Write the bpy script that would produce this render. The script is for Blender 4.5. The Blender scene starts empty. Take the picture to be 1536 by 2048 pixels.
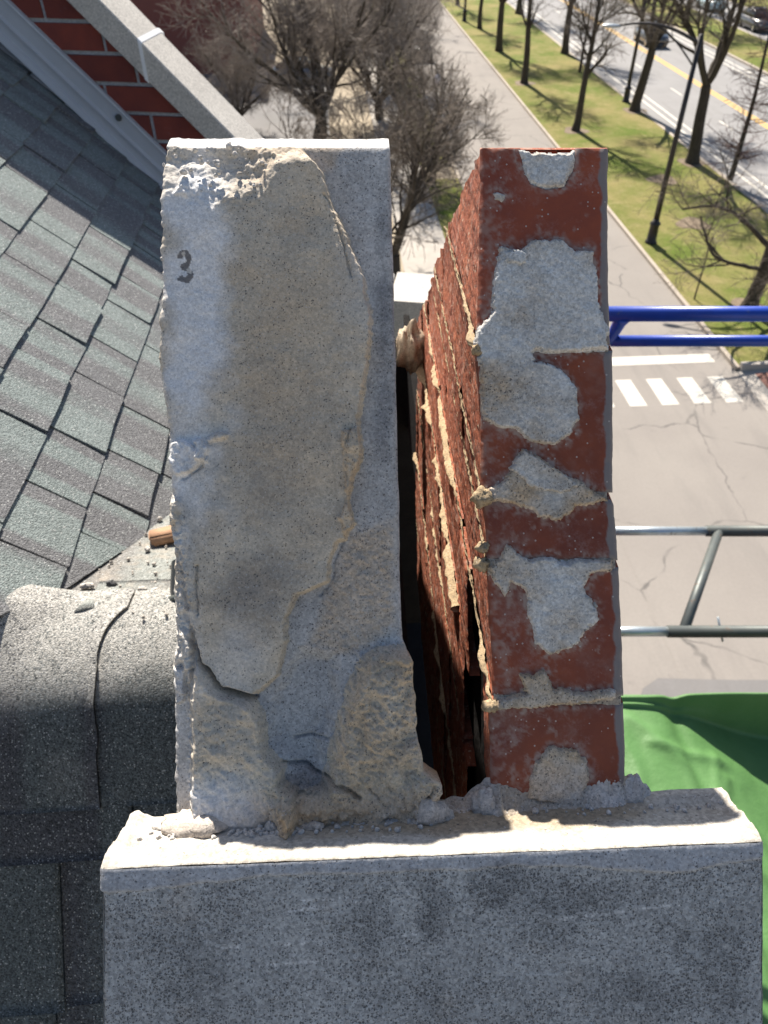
import bpy, bmesh, math, random
import numpy as np
from mathutils import Vector
R_ = math.radians
scene = bpy.context.scene
COL = scene.collection

# ------------------------------------------------------------------ camera, sky, sun, exposure
CAMP = np.array([0., 0., 13.])                       # eye height above the street
PITCH, YAW = R_(42.0), R_(4.1)
cam = bpy.data.cameras.new('camera'); camo = bpy.data.objects.new('camera', cam); COL.objects.link(camo)
camo.location = CAMP; camo.rotation_euler = (R_(90) - PITCH, 0, -YAW)
cam.sensor_width = 36; cam.lens = 26.0; cam.clip_start = 0.02; cam.clip_end = 6000
cam.dof.use_dof = True; cam.dof.focus_distance = 0.49; cam.dof.aperture_fstop = 15.0
scene.camera = camo

SUN = np.array([-0.1191, 0.7180, 0.6852]); SUN /= np.linalg.norm(SUN)
sel, saz = math.asin(SUN[2]), math.atan2(SUN[0], SUN[1])
world = bpy.data.worlds.new('World'); scene.world = world; world.use_nodes = True
wn = world.node_tree.nodes; wn.clear()
sky = wn.new('ShaderNodeTexSky'); sky.sky_type = 'NISHITA'; sky.sun_disc = False
sky.sun_elevation = sel; sky.sun_rotation = saz % (2 * math.pi)
bgn = wn.new('ShaderNodeBackground'); bgn.inputs['Strength'].default_value = 0.062
won = wn.new('ShaderNodeOutputWorld')
world.node_tree.links.new(sky.outputs[0], bgn.inputs[0]); world.node_tree.links.new(bgn.outputs[0], won.inputs[0])
sl = bpy.data.lights.new('sun', 'SUN'); sl.energy = 5.0; sl.angle = R_(0.53); sl.color = (1.0, 0.93, 0.83)
slo = bpy.data.objects.new('sun', sl); COL.objects.link(slo); slo.location = (-6, 36, 50)
slo.rotation_euler = Vector(-SUN).to_track_quat('-Z', 'Y').to_euler()
vs = scene.view_settings; vs.view_transform = 'Standard'; vs.look = 'None'; vs.exposure = 1.12; vs.gamma = 1
vs.use_curve_mapping = False

# ------------------------------------------------------------------ numeric helpers
def vnoise(x, y, seed=0):
    rng = np.random.RandomState(seed); tab = rng.rand(256, 256)
    xi = np.floor(x).astype(int); yi = np.floor(y).astype(int)
    fx = x - xi; fy = y - yi
    fx = fx * fx * (3 - 2 * fx); fy = fy * fy * (3 - 2 * fy)
    a = tab[xi & 255, yi & 255]; b = tab[(xi + 1) & 255, yi & 255]
    c = tab[xi & 255, (yi + 1) & 255]; d = tab[(xi + 1) & 255, (yi + 1) & 255]
    return (a * (1 - fx) + b * fx) * (1 - fy) + (c * (1 - fx) + d * fx) * fy
def fbm(x, y, s, o=4, seed=0, g=0.5):
    r = 0; a = 1; t = 0; x = np.asarray(x, float); y = np.asarray(y, float)
    for k in range(o):
        r = r + a * (vnoise(x / s + 17.3 * k, y / s + 9.1 * k, seed + k) * 2 - 1); t += a; a *= g; s *= 0.5
    return r / t
def sstep(e0, e1, x):
    t = np.clip((x - e0) / (e1 - e0), 0, 1); return t * t * (3 - 2 * t)
def sdist(poly, X, Y):
    """signed distance to a closed outline, positive inside"""
    P = np.array(poly, float); Q = np.roll(P, -1, 0)
    best = np.full(X.shape, 1e18); ins = np.zeros(X.shape, bool)
    for (x0, y0), (x1, y1) in zip(P, Q):
        dx, dy = x1 - x0, y1 - y0
        t = np.clip(((X - x0) * dx + (Y - y0) * dy) / (dx * dx + dy * dy + 1e-12), 0, 1)
        best = np.minimum(best, (X - x0 - t * dx) ** 2 + (Y - y0 - t * dy) ** 2)
        if y0 != y1:
            c = ((y0 > Y) != (y1 > Y)) & (X < (x1 - x0) * (Y - y0) / (y1 - y0) + x0); ins ^= c
    d = np.sqrt(best); return np.where(ins, d, -d)
def pdist(line, X, Y):
    best = np.full(X.shape, 1e18)
    for (x0, y0), (x1, y1) in zip(line[:-1], line[1:]):
        dx, dy = x1 - x0, y1 - y0
        t = np.clip(((X - x0) * dx + (Y - y0) * dy) / (dx * dx + dy * dy + 1e-12), 0, 1)
        best = np.minimum(best, (X - x0 - t * dx) ** 2 + (Y - y0 - t * dy) ** 2)
    return np.sqrt(best)
def interp(pts, b):
    p = np.array(sorted((q[1], q[0]) for q in pts)); return np.interp(b, p[:, 0], p[:, 1])

# ------------------------------------------------------------------ object helpers
ROOT = {}
def fast(name, V, F):
    me = bpy.data.meshes.new(name); V = np.ascontiguousarray(V, dtype=np.float32); F = np.asarray(F, dtype=np.int32)
    n, k = F.shape
    me.vertices.add(len(V)); me.vertices.foreach_set('co', V.ravel())
    me.loops.add(F.size); me.loops.foreach_set('vertex_index', F.ravel())
    me.polygons.add(n); me.polygons.foreach_set('loop_start', np.arange(0, n * k, k, dtype=np.int32))
    me.update(calc_edges=True); me.validate(); return me
def link(name, me, mat=None, parent=None, smooth=True):
    o = bpy.data.objects.new(name, me); COL.objects.link(o)
    if mat is not None and not me.materials: me.materials.append(mat)
    if smooth and len(me.polygons): me.polygons.foreach_set('use_smooth', np.ones(len(me.polygons), bool))
    if parent is not None: o.parent = parent; ROOT[o.name] = ROOT[parent.name]
    else: ROOT[o.name] = np.zeros(3)
    return o
def mesh(name, V, F, mat, parent=None, attrs=None, smooth=True):
    """V in world coordinates; stored relative to the thing's base"""
    V = np.asarray(V, float); off = ROOT[parent.name] if parent is not None else np.zeros(3)
    if isinstance(F, np.ndarray): me = fast(name, V - off, F)
    else:
        me = bpy.data.meshes.new(name); me.from_pydata((V - off).tolist(), [], [list(f) for f in F]); me.update()
    for k, a in (attrs or {}).items():
        at = me.attributes.new(k, 'FLOAT', 'POINT'); at.data.foreach_set('value', np.asarray(a, np.float32).ravel())
    return link(name, me, mat, parent, smooth)
def thing(name, label, cat, loc=(0, 0, 0), group=None, rz=0):
    o = bpy.data.objects.new(name, None); COL.objects.link(o); o.location = loc; o.rotation_euler = (0, 0, rz)
    o.empty_display_size = 0.1
    tag(o, label, cat, group); ROOT[o.name] = np.array(loc, float); return o
def tag(o, label=None, cat=None, group=None, kind=None):
    if label: o['label'] = label
    if cat: o['category'] = cat
    if group: o['group'] = group
    if kind: o['kind'] = kind
    return o
def children(o): return [c for c in bpy.data.objects if c.parent == o]
def copy_thing(src, loc, rz, label, group=None, scale=1):
    c = src.copy(); COL.objects.link(c); c.location = loc; c.rotation_euler = (0, 0, rz); c.scale = (scale,) * 3
    c['label'] = label
    if group: c['group'] = group
    for ch in children(src):
        d = ch.copy(); COL.objects.link(d); d.parent = c
        for g in children(ch):
            e = g.copy(); COL.objects.link(e); e.parent = d
    return c
def box(x0, x1, y0, y1, z0, z1):
    V = [(x, y, z) for z in (z0, z1) for y in (y0, y1) for x in (x0, x1)]
    F = [(0, 2, 3, 1), (4, 5, 7, 6), (0, 1, 5, 4), (1, 3, 7, 5), (3, 2, 6, 7), (2, 0, 4, 6)]
    return np.array(V, float), F
def join(parts):
    V = []; F = []; n = 0
    for v, f in parts:
        V += [tuple(p) for p in v]; F += [tuple(i + n for i in q) for q in f]; n += len(v)
    return np.array(V, float), F
def tube(pts, rad, k=10, cap=True):
    P = np.array(pts, float); n = len(P); rad = np.broadcast_to(np.array(rad, float), (n,))
    T = np.gradient(P, axis=0); T /= np.linalg.norm(T, axis=1)[:, None] + 1e-12
    ref = np.array([0, 0, 1.]) if abs(T[0, 2]) < .9 else np.array([1., 0, 0])
    V = []
    for i in range(n):
        a = np.cross(T[i], ref); a /= np.linalg.norm(a); b = np.cross(T[i], a)
        for j in range(k):
            t = 2 * math.pi * j / k; V.append(P[i] + rad[i] * (math.cos(t) * a + math.sin(t) * b))
    F = [(i * k + j, i * k + (j + 1) % k, (i + 1) * k + (j + 1) % k, (i + 1) * k + j) for i in range(n - 1) for j in range(k)]
    if cap: F += [tuple(range(k))[::-1], tuple(range((n - 1) * k, n * k))]
    return np.array(V), F
def lathe(prof, c=(0, 0, 0), k=16):
    """prof: (radius, z)"""
    V = []; 
    for r, z in prof:
        for j in range(k):
            t = 2 * math.pi * j / k; V.append((c[0] + r * math.cos(t), c[1] + r * math.sin(t), c[2] + z))
    n = len(prof)
    F = [(i * k + j, i * k + (j + 1) % k, (i + 1) * k + (j + 1) % k, (i + 1) * k + j) for i in range(n - 1) for j in range(k)]
    F += [tuple(range(k))[::-1], tuple(range((n - 1) * k, n * k))]
    return np.array(V), F
def gridF(ni, nj, off=0):
    i, j = np.meshgrid(np.arange(ni - 1), np.arange(nj - 1), indexing='ij'); i = i.ravel(); j = j.ravel()
    return np.stack([i * nj + j, (i + 1) * nj + j, (i + 1) * nj + j + 1, i * nj + j + 1], 1) + off
def submesh(V, F, attrs, keep):
    F2 = F[keep]; u, inv = np.unique(F2, return_inverse=True)
    return V[u], inv.reshape(F2.shape), {k: a.ravel()[u] for k, a in attrs.items()}
def clip_poly(poly, planes):
    """clip a 2-D convex polygon to a.x+b.y<=c half planes"""
    for a, b, c in planes:
        out = []
        for i in range(len(poly)):
            p, q = poly[i], poly[(i + 1) % len(poly)]
            dp = a * p[0] + b * p[1] - c; dq = a * q[0] + b * q[1] - c
            if dp <= 0: out.append(p)
            if dp * dq < 0:
                t = dp / (dp - dq); out.append((p[0] + t * (q[0] - p[0]), p[1] + t * (q[1] - p[1])))
        poly = out
        if len(poly) < 3: return []
    return poly
def area(poly):
    return abs(sum(p[0] * q[1] - q[0] * p[1] for p, q in zip(poly, poly[1:] + poly[:1]))) / 2

# ------------------------------------------------------------------ materials
def newmat(name):
    m = bpy.data.materials.new(name); m.use_nodes = True; nt = m.node_tree; nt.nodes.clear()
    out = nt.nodes.new('ShaderNodeOutputMaterial'); b = nt.nodes.new('ShaderNodeBsdfPrincipled')
    nt.links.new(b.outputs[0], out.inputs[0]); return m, nt, b
def nd(nt, typ, props=None, **ins):
    n = nt.nodes.new(typ)
    for k, v in (props or {}).items(): setattr(n, k, v)
    for k, v in ins.items():
        key = k.replace('_', ' ')
        s = n.inputs[key] if key in n.inputs else n.inputs[int(k[1:])]
        if isinstance(v, bpy.types.NodeSocket): nt.links.new(v, s)
        else: s.default_value = v
    return n
def c4(c): return (c[0], c[1], c[2], 1)
def mixc(nt, fac, a, b, mode='MIX'):
    n = nt.nodes.new('ShaderNodeMix'); n.data_type = 'RGBA'; n.blend_type = mode
    for i, v in ((0, fac), (6, a), (7, b)):
        if isinstance(v, bpy.types.NodeSocket): nt.links.new(v, n.inputs[i])
        else: n.inputs[i].default_value = v if i == 0 else c4(v)
    return n.outputs[2]
def mth(nt, op, a, b=0.0, c=None):
    n = nt.nodes.new('ShaderNodeMath'); n.operation = op
    for i, v in enumerate((a, b) if c is None else (a, b, c)):
        if isinstance(v, bpy.types.NodeSocket): nt.links.new(v, n.inputs[i])
        else: n.inputs[i].default_value = v
    return n.outputs[0]
def rng_(nt, v, a, b, c=0.0, d=1.0):
    n = nt.nodes.new('ShaderNodeMapRange'); nt.links.new(v, n.inputs[0])
    for i, x in enumerate((a, b, c, d)): n.inputs[i + 1].default_value = x
    return n.outputs[0]
def coords(nt, which='Object', scale=None):
    t = nt.nodes.new('ShaderNodeTexCoord').outputs[which]
    if scale is not None:
        m = nt.nodes.new('ShaderNodeMapping'); nt.links.new(t, m.inputs[0]); m.inputs['Scale'].default_value = scale
        t = m.outputs[0]
    return t
def noise(nt, co, s, det=4, rough=0.6, out=0):
    return nd(nt, 'ShaderNodeTexNoise', None, Vector=co, Scale=s, Detail=det, Roughness=rough).outputs[out]
def voro(nt, co, s, feat='F1', out=0):
    return nd(nt, 'ShaderNodeTexVoronoi', {'feature': feat}, Vector=co, Scale=s).outputs[out]
def attr(nt, name):
    n = nt.nodes.new('ShaderNodeAttribute'); n.attribute_name = name; return n.outputs['Fac']
def bump(nt, b, h, strength, dist):
    n = nd(nt, 'ShaderNodeBump', None, Strength=strength, Distance=dist, Height=h); nt.links.new(n.outputs[0], b.inputs['Normal'])

def mineral(name, cA, cB, big=25, grain=700, pit=0.35, light=0.25, white=None, warm=None, dark=None,
            bumpd=0.0006, rough=0.92, pitc=(.05, .05, .055), lightc=(.62, .62, .62), stain=None, streak=None, vary=.22, darkpits=False):
    """mortar, limestone, concrete: two tones, pits, pale grains, masks carried by the mesh"""
    m, nt, b = newmat(name); co = coords(nt)
    n1 = noise(nt, co, big, 6, .65); n2 = noise(nt, co, grain * .45, 3, .7)
    col = mixc(nt, rng_(nt, n1, .32, .68), cA, cB)
    if stain:
        sc, s0, s1, amt = stain
        col = mixc(nt, mth(nt, 'MULTIPLY', rng_(nt, noise(nt, co, sc, 5, .7), s0, s1), amt), col, dark or (.08, .08, .08))
    if warm: col = mixc(nt, attr(nt, 'warm'), col, warm)
    if white: col = mixc(nt, attr(nt, 'white'), col, white)
    if dark and not stain: col = mixc(nt, mth(nt, 'MULTIPLY', attr(nt, 'dark'), .5 if darkpits else 1.0), col, dark)
    col = mixc(nt, 1.0, col, mixc(nt, n2, (.66, .66, .66), (1.34, 1.34, 1.34)), 'MULTIPLY')
    wv_ = nd(nt, 'ShaderNodeTexNoise', None, Vector=co, Scale=grain * .8, Detail=3, Roughness=.7).outputs['Color']
    cw_ = nd(nt, 'ShaderNodeVectorMath', {'operation': 'MULTIPLY_ADD'}, i0=wv_, i1=(2.2 / grain,) * 3, i2=co).outputs[0]
    v = nd(nt, 'ShaderNodeTexVoronoi', {'feature': 'F1'}, Vector=cw_, Scale=grain)
    cell = nd(nt, 'ShaderNodeSeparateColor', None, Color=v.outputs['Color'])
    col = mixc(nt, 1.0, col, mixc(nt, cell.outputs[2], (1 - vary,) * 3, (1 + vary,) * 3), 'MULTIPLY')
    near = rng_(nt, v.outputs['Distance'], .28, .5, 1, 0)
    dens = mth(nt, 'MULTIPLY', rng_(nt, noise(nt, co, big * 1.7, 3), .3, .7), pit * 1.6)
    if darkpits: dens = mth(nt, 'ADD', dens, mth(nt, 'MULTIPLY', attr(nt, 'dark'), .75))
    isp = mth(nt, 'LESS_THAN', cell.outputs[0], dens)
    if white: isp = mth(nt, 'MULTIPLY', isp, mth(nt, 'SUBTRACT', 1.0, mth(nt, 'MULTIPLY', attr(nt, 'white'), 1.0)))
    isl = mth(nt, 'GREATER_THAN', cell.outputs[1], 1 - light)
    col = mixc(nt, mth(nt, 'MULTIPLY', mth(nt, 'MULTIPLY', near, isl), .45), col, lightc)
    col = mixc(nt, mth(nt, 'MULTIPLY', mth(nt, 'MULTIPLY', near, isp), .8), col, pitc)
    if streak:
        st = noise(nt, coords(nt, 'Object', streak), 1.0, 3, .6)
        col = mixc(nt, rng_(nt, st, .69, .76, 0, .55), col, (.5, .52, .54))
    nt.links.new(col, b.inputs['Base Color']); b.inputs['Roughness'].default_value = rough
    b.inputs['Specular IOR Level'].default_value = .25
    h = mth(nt, 'SUBTRACT', mth(nt, 'ADD', mth(nt, 'MULTIPLY', n2, .6), mth(nt, 'MULTIPLY', near, .35)), mth(nt, 'MULTIPLY', mth(nt, 'MULTIPLY', near, isp), 1.2))
    bump(nt, b, h, .6, bumpd)
    return m
def worn(name, c, c2, chip, rough, metal, s, thr=.60, spec=.5):
    m, nt, b = newmat(name); co = coords(nt)
    col = mixc(nt, rng_(nt, noise(nt, co, s * .3, 5, .7), .3, .7), c, c2)
    k = rng_(nt, noise(nt, co, s, 6, .75), thr, thr + .04)
    col = mixc(nt, k, col, chip); nt.links.new(col, b.inputs['Base Color'])
    nt.links.new(mth(nt, 'ADD', mth(nt, 'MULTIPLY', k, .35), rough), b.inputs['Roughness']); b.inputs['Metallic'].default_value = metal; b.inputs['Specular IOR Level'].default_value = spec
    bump(nt, b, noise(nt, co, s * 2, 5), .5, .0008); return m
def plain(name, c, rough=.6, metal=0, c2=None, s=8, bumpd=0, spec=.5, bs=None):
    m, nt, b = newmat(name); co = coords(nt); n = noise(nt, co, s, 6, .7)
    c2 = c2 or tuple(x * .75 for x in c)
    nt.links.new(mixc(nt, rng_(nt, n, .3, .7), c, c2), b.inputs['Base Color'])
    b.inputs['Roughness'].default_value = rough; b.inputs['Metallic'].default_value = metal
    b.inputs['Specular IOR Level'].default_value = spec
    if bumpd: bump(nt, b, noise(nt, co, bs or s * 4, 4), .6, bumpd)
    return m

M = {}
WHITE, WARM, DARK = (.74, .73, .72), (.50, .36, .22), (.09, .09, .10)
M['limestone'] = mineral('limestone', (.52, .50, .475), (.38, .365, .35), 30, 800, .16, .05, WHITE, WARM, DARK)
M['mortar'] = mineral('mortar', (.62, .535, .42), (.45, .395, .32), 40, 860, .14, .06, WHITE, WARM, DARK, .0005, vary=.15)
M['mortar_patch'] = mineral('mortar_patch', (.48, .425, .355), (.35, .305, .25), 45, 720, .30, .06, (.60, .60, .58), WARM, DARK, .0006)
M['sandy_mortar'] = mineral('sandy_mortar', (.44, .33, .20), (.32, .24, .15), 50, 800, .15, .05, None, None, None, .0007)
M['pale_mortar'] = mineral('pale_mortar', (.42, .39, .34), (.30, .275, .24), 45, 750, .15, .05, WHITE, WARM, DARK, .0006)
M['coping_front'] = mineral('coping_front', (.405, .41, .405), (.295, .298, .295), 22, 690, .52, .10, WHITE, WARM, (.045, .05, .055), .0007, vary=.34, darkpits=True,
                            streak=(6, 6, 260))
M['coping_end'] = mineral('coping_end', (.42, .385, .325), (.34, .295, .235), 16, 500, .06, .05, (.52, .50, .46), (.30, .235, .155), DARK, .0003)
M['skim'] = mineral('skim', (.42, .43, .45), (.34, .35, .37), 60, 700, .12, .04, WHITE, WARM, DARK, .0003)

def brick_face_mat(name, cA, cB, haze):
    m, nt, b = newmat(name); co = coords(nt)
    n1 = noise(nt, co, 22, 5, .6); n2 = noise(nt, co, 420, 4, .7)
    oi = nt.nodes.new('ShaderNodeObjectInfo').outputs['Random']
    col = mixc(nt, rng_(nt, n1, .3, .7), cA, cB)
    col = mixc(nt, 1.0, col, mixc(nt, oi, (.8, .8, .8), (1.15, 1.1, 1.05)), 'MULTIPLY')
    hz = rng_(nt, noise(nt, co, 38, 7, .78), .50, .72, 0, .75)
    hz = mth(nt, 'MULTIPLY', mth(nt, 'MULTIPLY', hz, .6), rng_(nt, n2, .38, .56))
    col = mixc(nt, hz, col, haze)
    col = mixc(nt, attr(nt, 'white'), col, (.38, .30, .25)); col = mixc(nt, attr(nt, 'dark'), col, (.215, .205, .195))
    v = nd(nt, 'ShaderNodeTexVoronoi', {'feature': 'F1'}, Vector=co, Scale=260)
    sp = mth(nt, 'MULTIPLY', mth(nt, 'LESS_THAN', v.outputs['Distance'], .16), mth(nt, 'GREATER_THAN', nd(nt, 'ShaderNodeSeparateColor', None, Color=v.outputs['Color']).outputs[0], .72))
    col = mixc(nt, mth(nt, 'MULTIPLY', sp, .7), col, (.5, .45, .4))
    nt.links.new(col, b.inputs['Base Color']); b.inputs['Roughness'].default_value = .62; b.inputs['Specular IOR Level'].default_value = .35
    bump(nt, b, mth(nt, 'ADD', n2, sp), .5, .0003); return m
M['brick_cut'] = brick_face_mat('brick_cut', (.30, .073, .030), (.17, .042, .026), (.40, .29, .26))
def brick_side_mat(name):
    m, nt, b = newmat(name); co = coords(nt)
    n1 = noise(nt, co, 30, 5, .65); st = noise(nt, co, 170, 4, .7)
    oi = nt.nodes.new('ShaderNodeObjectInfo').outputs['Random']
    col = mixc(nt, rng_(nt, n1, .35, .65), (.37, .125, .065), (.27, .085, .05))
    col = mixc(nt, 1.0, col, mixc(nt, oi, (.85, .82, .8), (1.12, 1.12, 1.15)), 'MULTIPLY')
    col = mixc(nt, rng_(nt, st, .36, .48, .8, 0), col, (.11, .045, .035))
    col = mixc(nt, rng_(nt, noise(nt, co, 75, 6, .75), .52, .70, 0, .6), col, (.50, .38, .31))
    col = mixc(nt, rng_(nt, noise(nt, co, 260, 3, .7), .60, .68, 0, .8), col, (.52, .40, .29))
    nt.links.new(col, b.inputs['Base Color']); b.inputs['Roughness'].default_value = .85; b.inputs['Specular IOR Level'].default_value = .2
    bump(nt, b, st, .8, .0012); return m
M['brick_side'] = brick_side_mat('brick_side')

def shingle_mat(name, cA, cB, gsc, dirt=0.0, bd=.0012, vr=(.42, 1.5), sundusted=False):
    m, nt, b = newmat(name); co = coords(nt)
    uv = coords(nt, 'UV'); oi = nt.nodes.new('ShaderNodeObjectInfo').outputs['Random']
    sep = nd(nt, 'ShaderNodeSeparateXYZ', None, Vector=uv)
    w = nd(nt, 'ShaderNodeTexNoise', {'noise_dimensions': '1D'}, W=mth(nt, 'ADD', mth(nt, 'MULTIPLY', sep.outputs[0], 1.7), mth(nt, 'MULTIPLY', oi, 91.0)), Scale=1.0, Detail=0.4).outputs[0]
    col = mixc(nt, rng_(nt, mth(nt, 'ADD', w, mth(nt, 'MULTIPLY', mth(nt, 'SUBTRACT', noise(nt, co, 90, 3, .7), .5), .10)), .45, .54), cA, cB)
    col = mixc(nt, 1.0, col, mixc(nt, noise(nt, co, 14, 4, .6), (.85, .85, .85), (1.15, 1.15, 1.15)), 'MULTIPLY')
    v = nd(nt, 'ShaderNodeTexVoronoi', {'feature': 'F1'}, Vector=co, Scale=gsc)
    cs = nd(nt, 'ShaderNodeSeparateColor', None, Color=v.outputs['Color'])
    col = mixc(nt, 1.0, col, mixc(nt, cs.outputs[0], (vr[0],) * 3, (vr[1],) * 3), 'MULTIPLY')
    near = rng_(nt, v.outputs['Distance'], .25, .6, 1, 0)
    col = mixc(nt, mth(nt, 'MULTIPLY', mth(nt, 'GREATER_THAN', cs.outputs[1], .93), near), col, (.55, .56, .54))
    if sundusted: col = mixc(nt, mth(nt, 'MULTIPLY', attr(nt, 'sun_dust'), rng_(nt, mth(nt, 'ADD', cs.outputs[2], noise(nt, co, 60, 4, .7)), .45, 1.0)), col, mixc(nt, cs.outputs[0], (.30, .29, .265), (.56, .54, .50)))  # pale tone paints sunlight on the ridge top, partly as mortar powder
    if dirt:
        col = mixc(nt, rng_(nt, noise(nt, co, 30, 5, .75), .5, .68, 0, dirt), col, (.42, .36, .29))
    nt.links.new(col, b.inputs['Base Color']); b.inputs['Roughness'].default_value = .95; b.inputs['Specular IOR Level'].default_value = .2
    bump(nt, b, near, .8, bd); return m
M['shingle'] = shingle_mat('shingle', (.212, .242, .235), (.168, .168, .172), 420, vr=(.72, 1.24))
M['shingle_near'] = shingle_mat('shingle_near', (.105, .118, .118), (.08, .082, .088), 560, bd=.0011, sundusted=True)  # base darkened to stand for shade on the near slope
M['roof_field'] = shingle_mat('roof_field', (.25, .26, .243), (.21, .203, .192), 420, .5, vr=(.7, 1.25))
M['roof_deck'] = plain('roof_deck', (.035, .037, .038), .95)

def tree_bark(name, c, c2):
    m, nt, b = newmat(name); co = coords(nt, 'Object', (6, 6, 1.2))
    nt.links.new(mixc(nt, rng_(nt, noise(nt, co, 2.2, 6, .7), .35, .65), c, c2), b.inputs['Base Color'])
    b.inputs['Roughness'].default_value = .9; b.inputs['Specular IOR Level'].default_value = .15
    bump(nt, b, noise(nt, co, 6, 4), .8, .03); return m
M['bark'] = tree_bark('bark', (.055, .045, .036), (.095, .08, .062))
M['twig'] = plain('twig', (.125, .102, .085), .9, 0, (.20, .17, .14), .6, spec=.15)
M['twig_pale'] = plain('twig_pale', (.19, .16, .14), .9, 0, (.34, .30, .265), .5, spec=.15)
M['twig_plum'] = plain('twig_plum', (.12, .075, .07), .9, 0, (.17, .11, .10), .6, spec=.15)

def asphalt_mat(name, cA, cB, crack=True):
    m, nt, b = newmat(name); co = coords(nt)
    col = mixc(nt, rng_(nt, noise(nt, co, .35, 6, .6), .3, .7), cA, cB)
    col = mixc(nt, 1.0, col, mixc(nt, noise(nt, co, 14, 3, .7), (.88, .88, .88), (1.12, 1.12, 1.12)), 'MULTIPLY')
    col = mixc(nt, rng_(nt, noise(nt, coords(nt, 'Object', (1.6, .22, 1)), .9, 4, .6), .52, .72, 0, .30), col, (.15, .14, .13))
    col = mixc(nt, rng_(nt, noise(nt, co, 1.1, 5, .7), .64, .74, 0, .35), col, (.13, .12, .115))
    if crack:
        wv = nd(nt, 'ShaderNodeTexNoise', None, Vector=co, Scale=.9, Detail=5).outputs['Color']
        cw = nd(nt, 'ShaderNodeVectorMath', {'operation': 'MULTIPLY_ADD'}, i0=wv, i1=(.9, .9, 0), i2=co).outputs[0]
        e = voro(nt, cw, .30, 'DISTANCE_TO_EDGE')
        k = mth(nt, 'MULTIPLY', rng_(nt, e, .003, .011, 1, 0), rng_(nt, noise(nt, co, .5, 3), .42, .56))
        col = mixc(nt, mth(nt, 'MULTIPLY', k, .75), col, (.09, .085, .08))
    nt.links.new(col, b.inputs['Base Color']); b.inputs['Roughness'].default_value = .9; b.inputs['Specular IOR Level'].default_value = .25
    bump(nt, b, noise(nt, co, 60, 3), .3, .004); return m
M['side_asphalt'] = asphalt_mat('side_asphalt', (.262, .238, .213), (.23, .208, .188))
M['main_asphalt'] = asphalt_mat('main_asphalt', (.27, .262, .257), (.235, .228, .223), False)
M['old_patch'] = asphalt_mat('old_patch', (.20, .19, .185), (.16, .155, .15), False)
M['concrete'] = plain('concrete', (.40, .365, .32), .9, 0, (.32, .29, .255), 1.3, .004)
M['kerb'] = plain('kerb', (.42, .36, .29), .9, 0, (.32, .27, .22), 1.1, .004)
M['soil'] = plain('soil', (.36, .30, .215), .95, 0, (.27, .22, .155), .5, .02)
M['ramp_red'] = plain('ramp_red', (.22, .10, .075), .85, 0, (.17, .08, .06), 3, .01)
M['mulch'] = plain('mulch', (.13, .09, .06), .95, 0, (.22, .17, .11), 5, .03)
def lawn_mat():
    m, nt, b = newmat('lawn_grass'); co = coords(nt)
    col = mixc(nt, rng_(nt, noise(nt, co, .28, 6, .65), .36, .62), (.115, .155, .028), (.25, .215, .085))
    col = mixc(nt, rng_(nt, noise(nt, co, 1.6, 5, .7), .5, .75, 0, .7), col, (.32, .26, .13))
    col = mixc(nt, 1.0, col, mixc(nt, noise(nt, coords(nt, 'Object', (1.0, .45, 1)), 9, 4, .75), (.55, .55, .55), (1.45, 1.45, 1.45)), 'MULTIPLY')
    nt.links.new(col, b.inputs['Base Color']); b.inputs['Roughness'].default_value = .95; b.inputs['Specular IOR Level'].default_value = .1
    bump(nt, b, noise(nt, co, 22, 4, .7), .9, .06); return m
M['lawn'] = lawn_mat()
M['paint_white'] = plain('paint_white', (.62, .585, .51), .8, 0, (.46, .43, .38), 2.5)
M['paint_yellow'] = plain('paint_yellow', (.72, .42, .07), .8, 0, (.58, .36, .10), 2.0)
M['blue_paint'] = worn('blue_paint', (.012, .06, .42), (.010, .042, .30), (.10, .12, .16), .34, 0, 24, .64)
M['galv'] = worn('galv', (.55, .60, .62), (.36, .40, .42), (.22, .20, .18), .36, .6, 30, .58)
M['dark_steel'] = worn('dark_steel', (.075, .085, .085), (.12, .13, .12), (.17, .10, .065), .5, .3, 28, .60)
M['black_metal'] = plain('black_metal', (.012, .011, .012), .5, 0, (.03, .022, .02), 3)
M['white_trim'] = plain('white_trim', (.50, .52, .55), .5, 0, (.44, .46, .49), 10, .0004)
M['sealant'] = plain('sealant', (.80, .80, .80), .5, 0, (.72, .72, .72), 20)
M['red_wall'] = plain('red_wall', (.22, .075, .06), .85, 0, (.17, .06, .05), .5)
M['roof_tar'] = plain('roof_tar', (.10, .10, .10), .9)
M['glass_dark'] = plain('glass_dark', (.02, .025, .03), .08, 0, (.03, .035, .04), 1)
M['lamp_glass'] = plain('lamp_glass', (.80, .72, .68), .2, 0, (.75, .62, .58), 4)
M['tyre'] = plain('tyre', (.02, .02, .02), .8)
M['chrome'] = plain('chrome', (.6, .6, .6), .25, .9)
def tarp_mat():
    m, nt, b = newmat('tarp_green'); co = coords(nt)
    col = mixc(nt, rng_(nt, noise(nt, co, 5, 5, .6), .3, .7), (.080, .185, .055), (.105, .215, .075))
    nt.links.new(col, b.inputs['Base Color']); b.inputs['Roughness'].default_value = .55; b.inputs['Specular IOR Level'].default_value = .3
    bump(nt, b, mth(nt, 'ADD', noise(nt, co, 9, 6, .7), mth(nt, 'MULTIPLY', voro(nt, co, 7, 'DISTANCE_TO_EDGE'), .25)), .4, .014); return m
M['tarp'] = tarp_mat()
M['gutter_black'] = plain('gutter_black', (.03, .035, .04), .35)
M['orange_brick'] = plain('orange_brick', (.44, .26, .155), .9, 0, (.34, .19, .11), 60, .001)
M['wall_mortar'] = mineral('wall_mortar', (.46, .48, .50), (.38, .40, .42), 20, 400, .1, .1, None, None, None, .0006)
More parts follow.
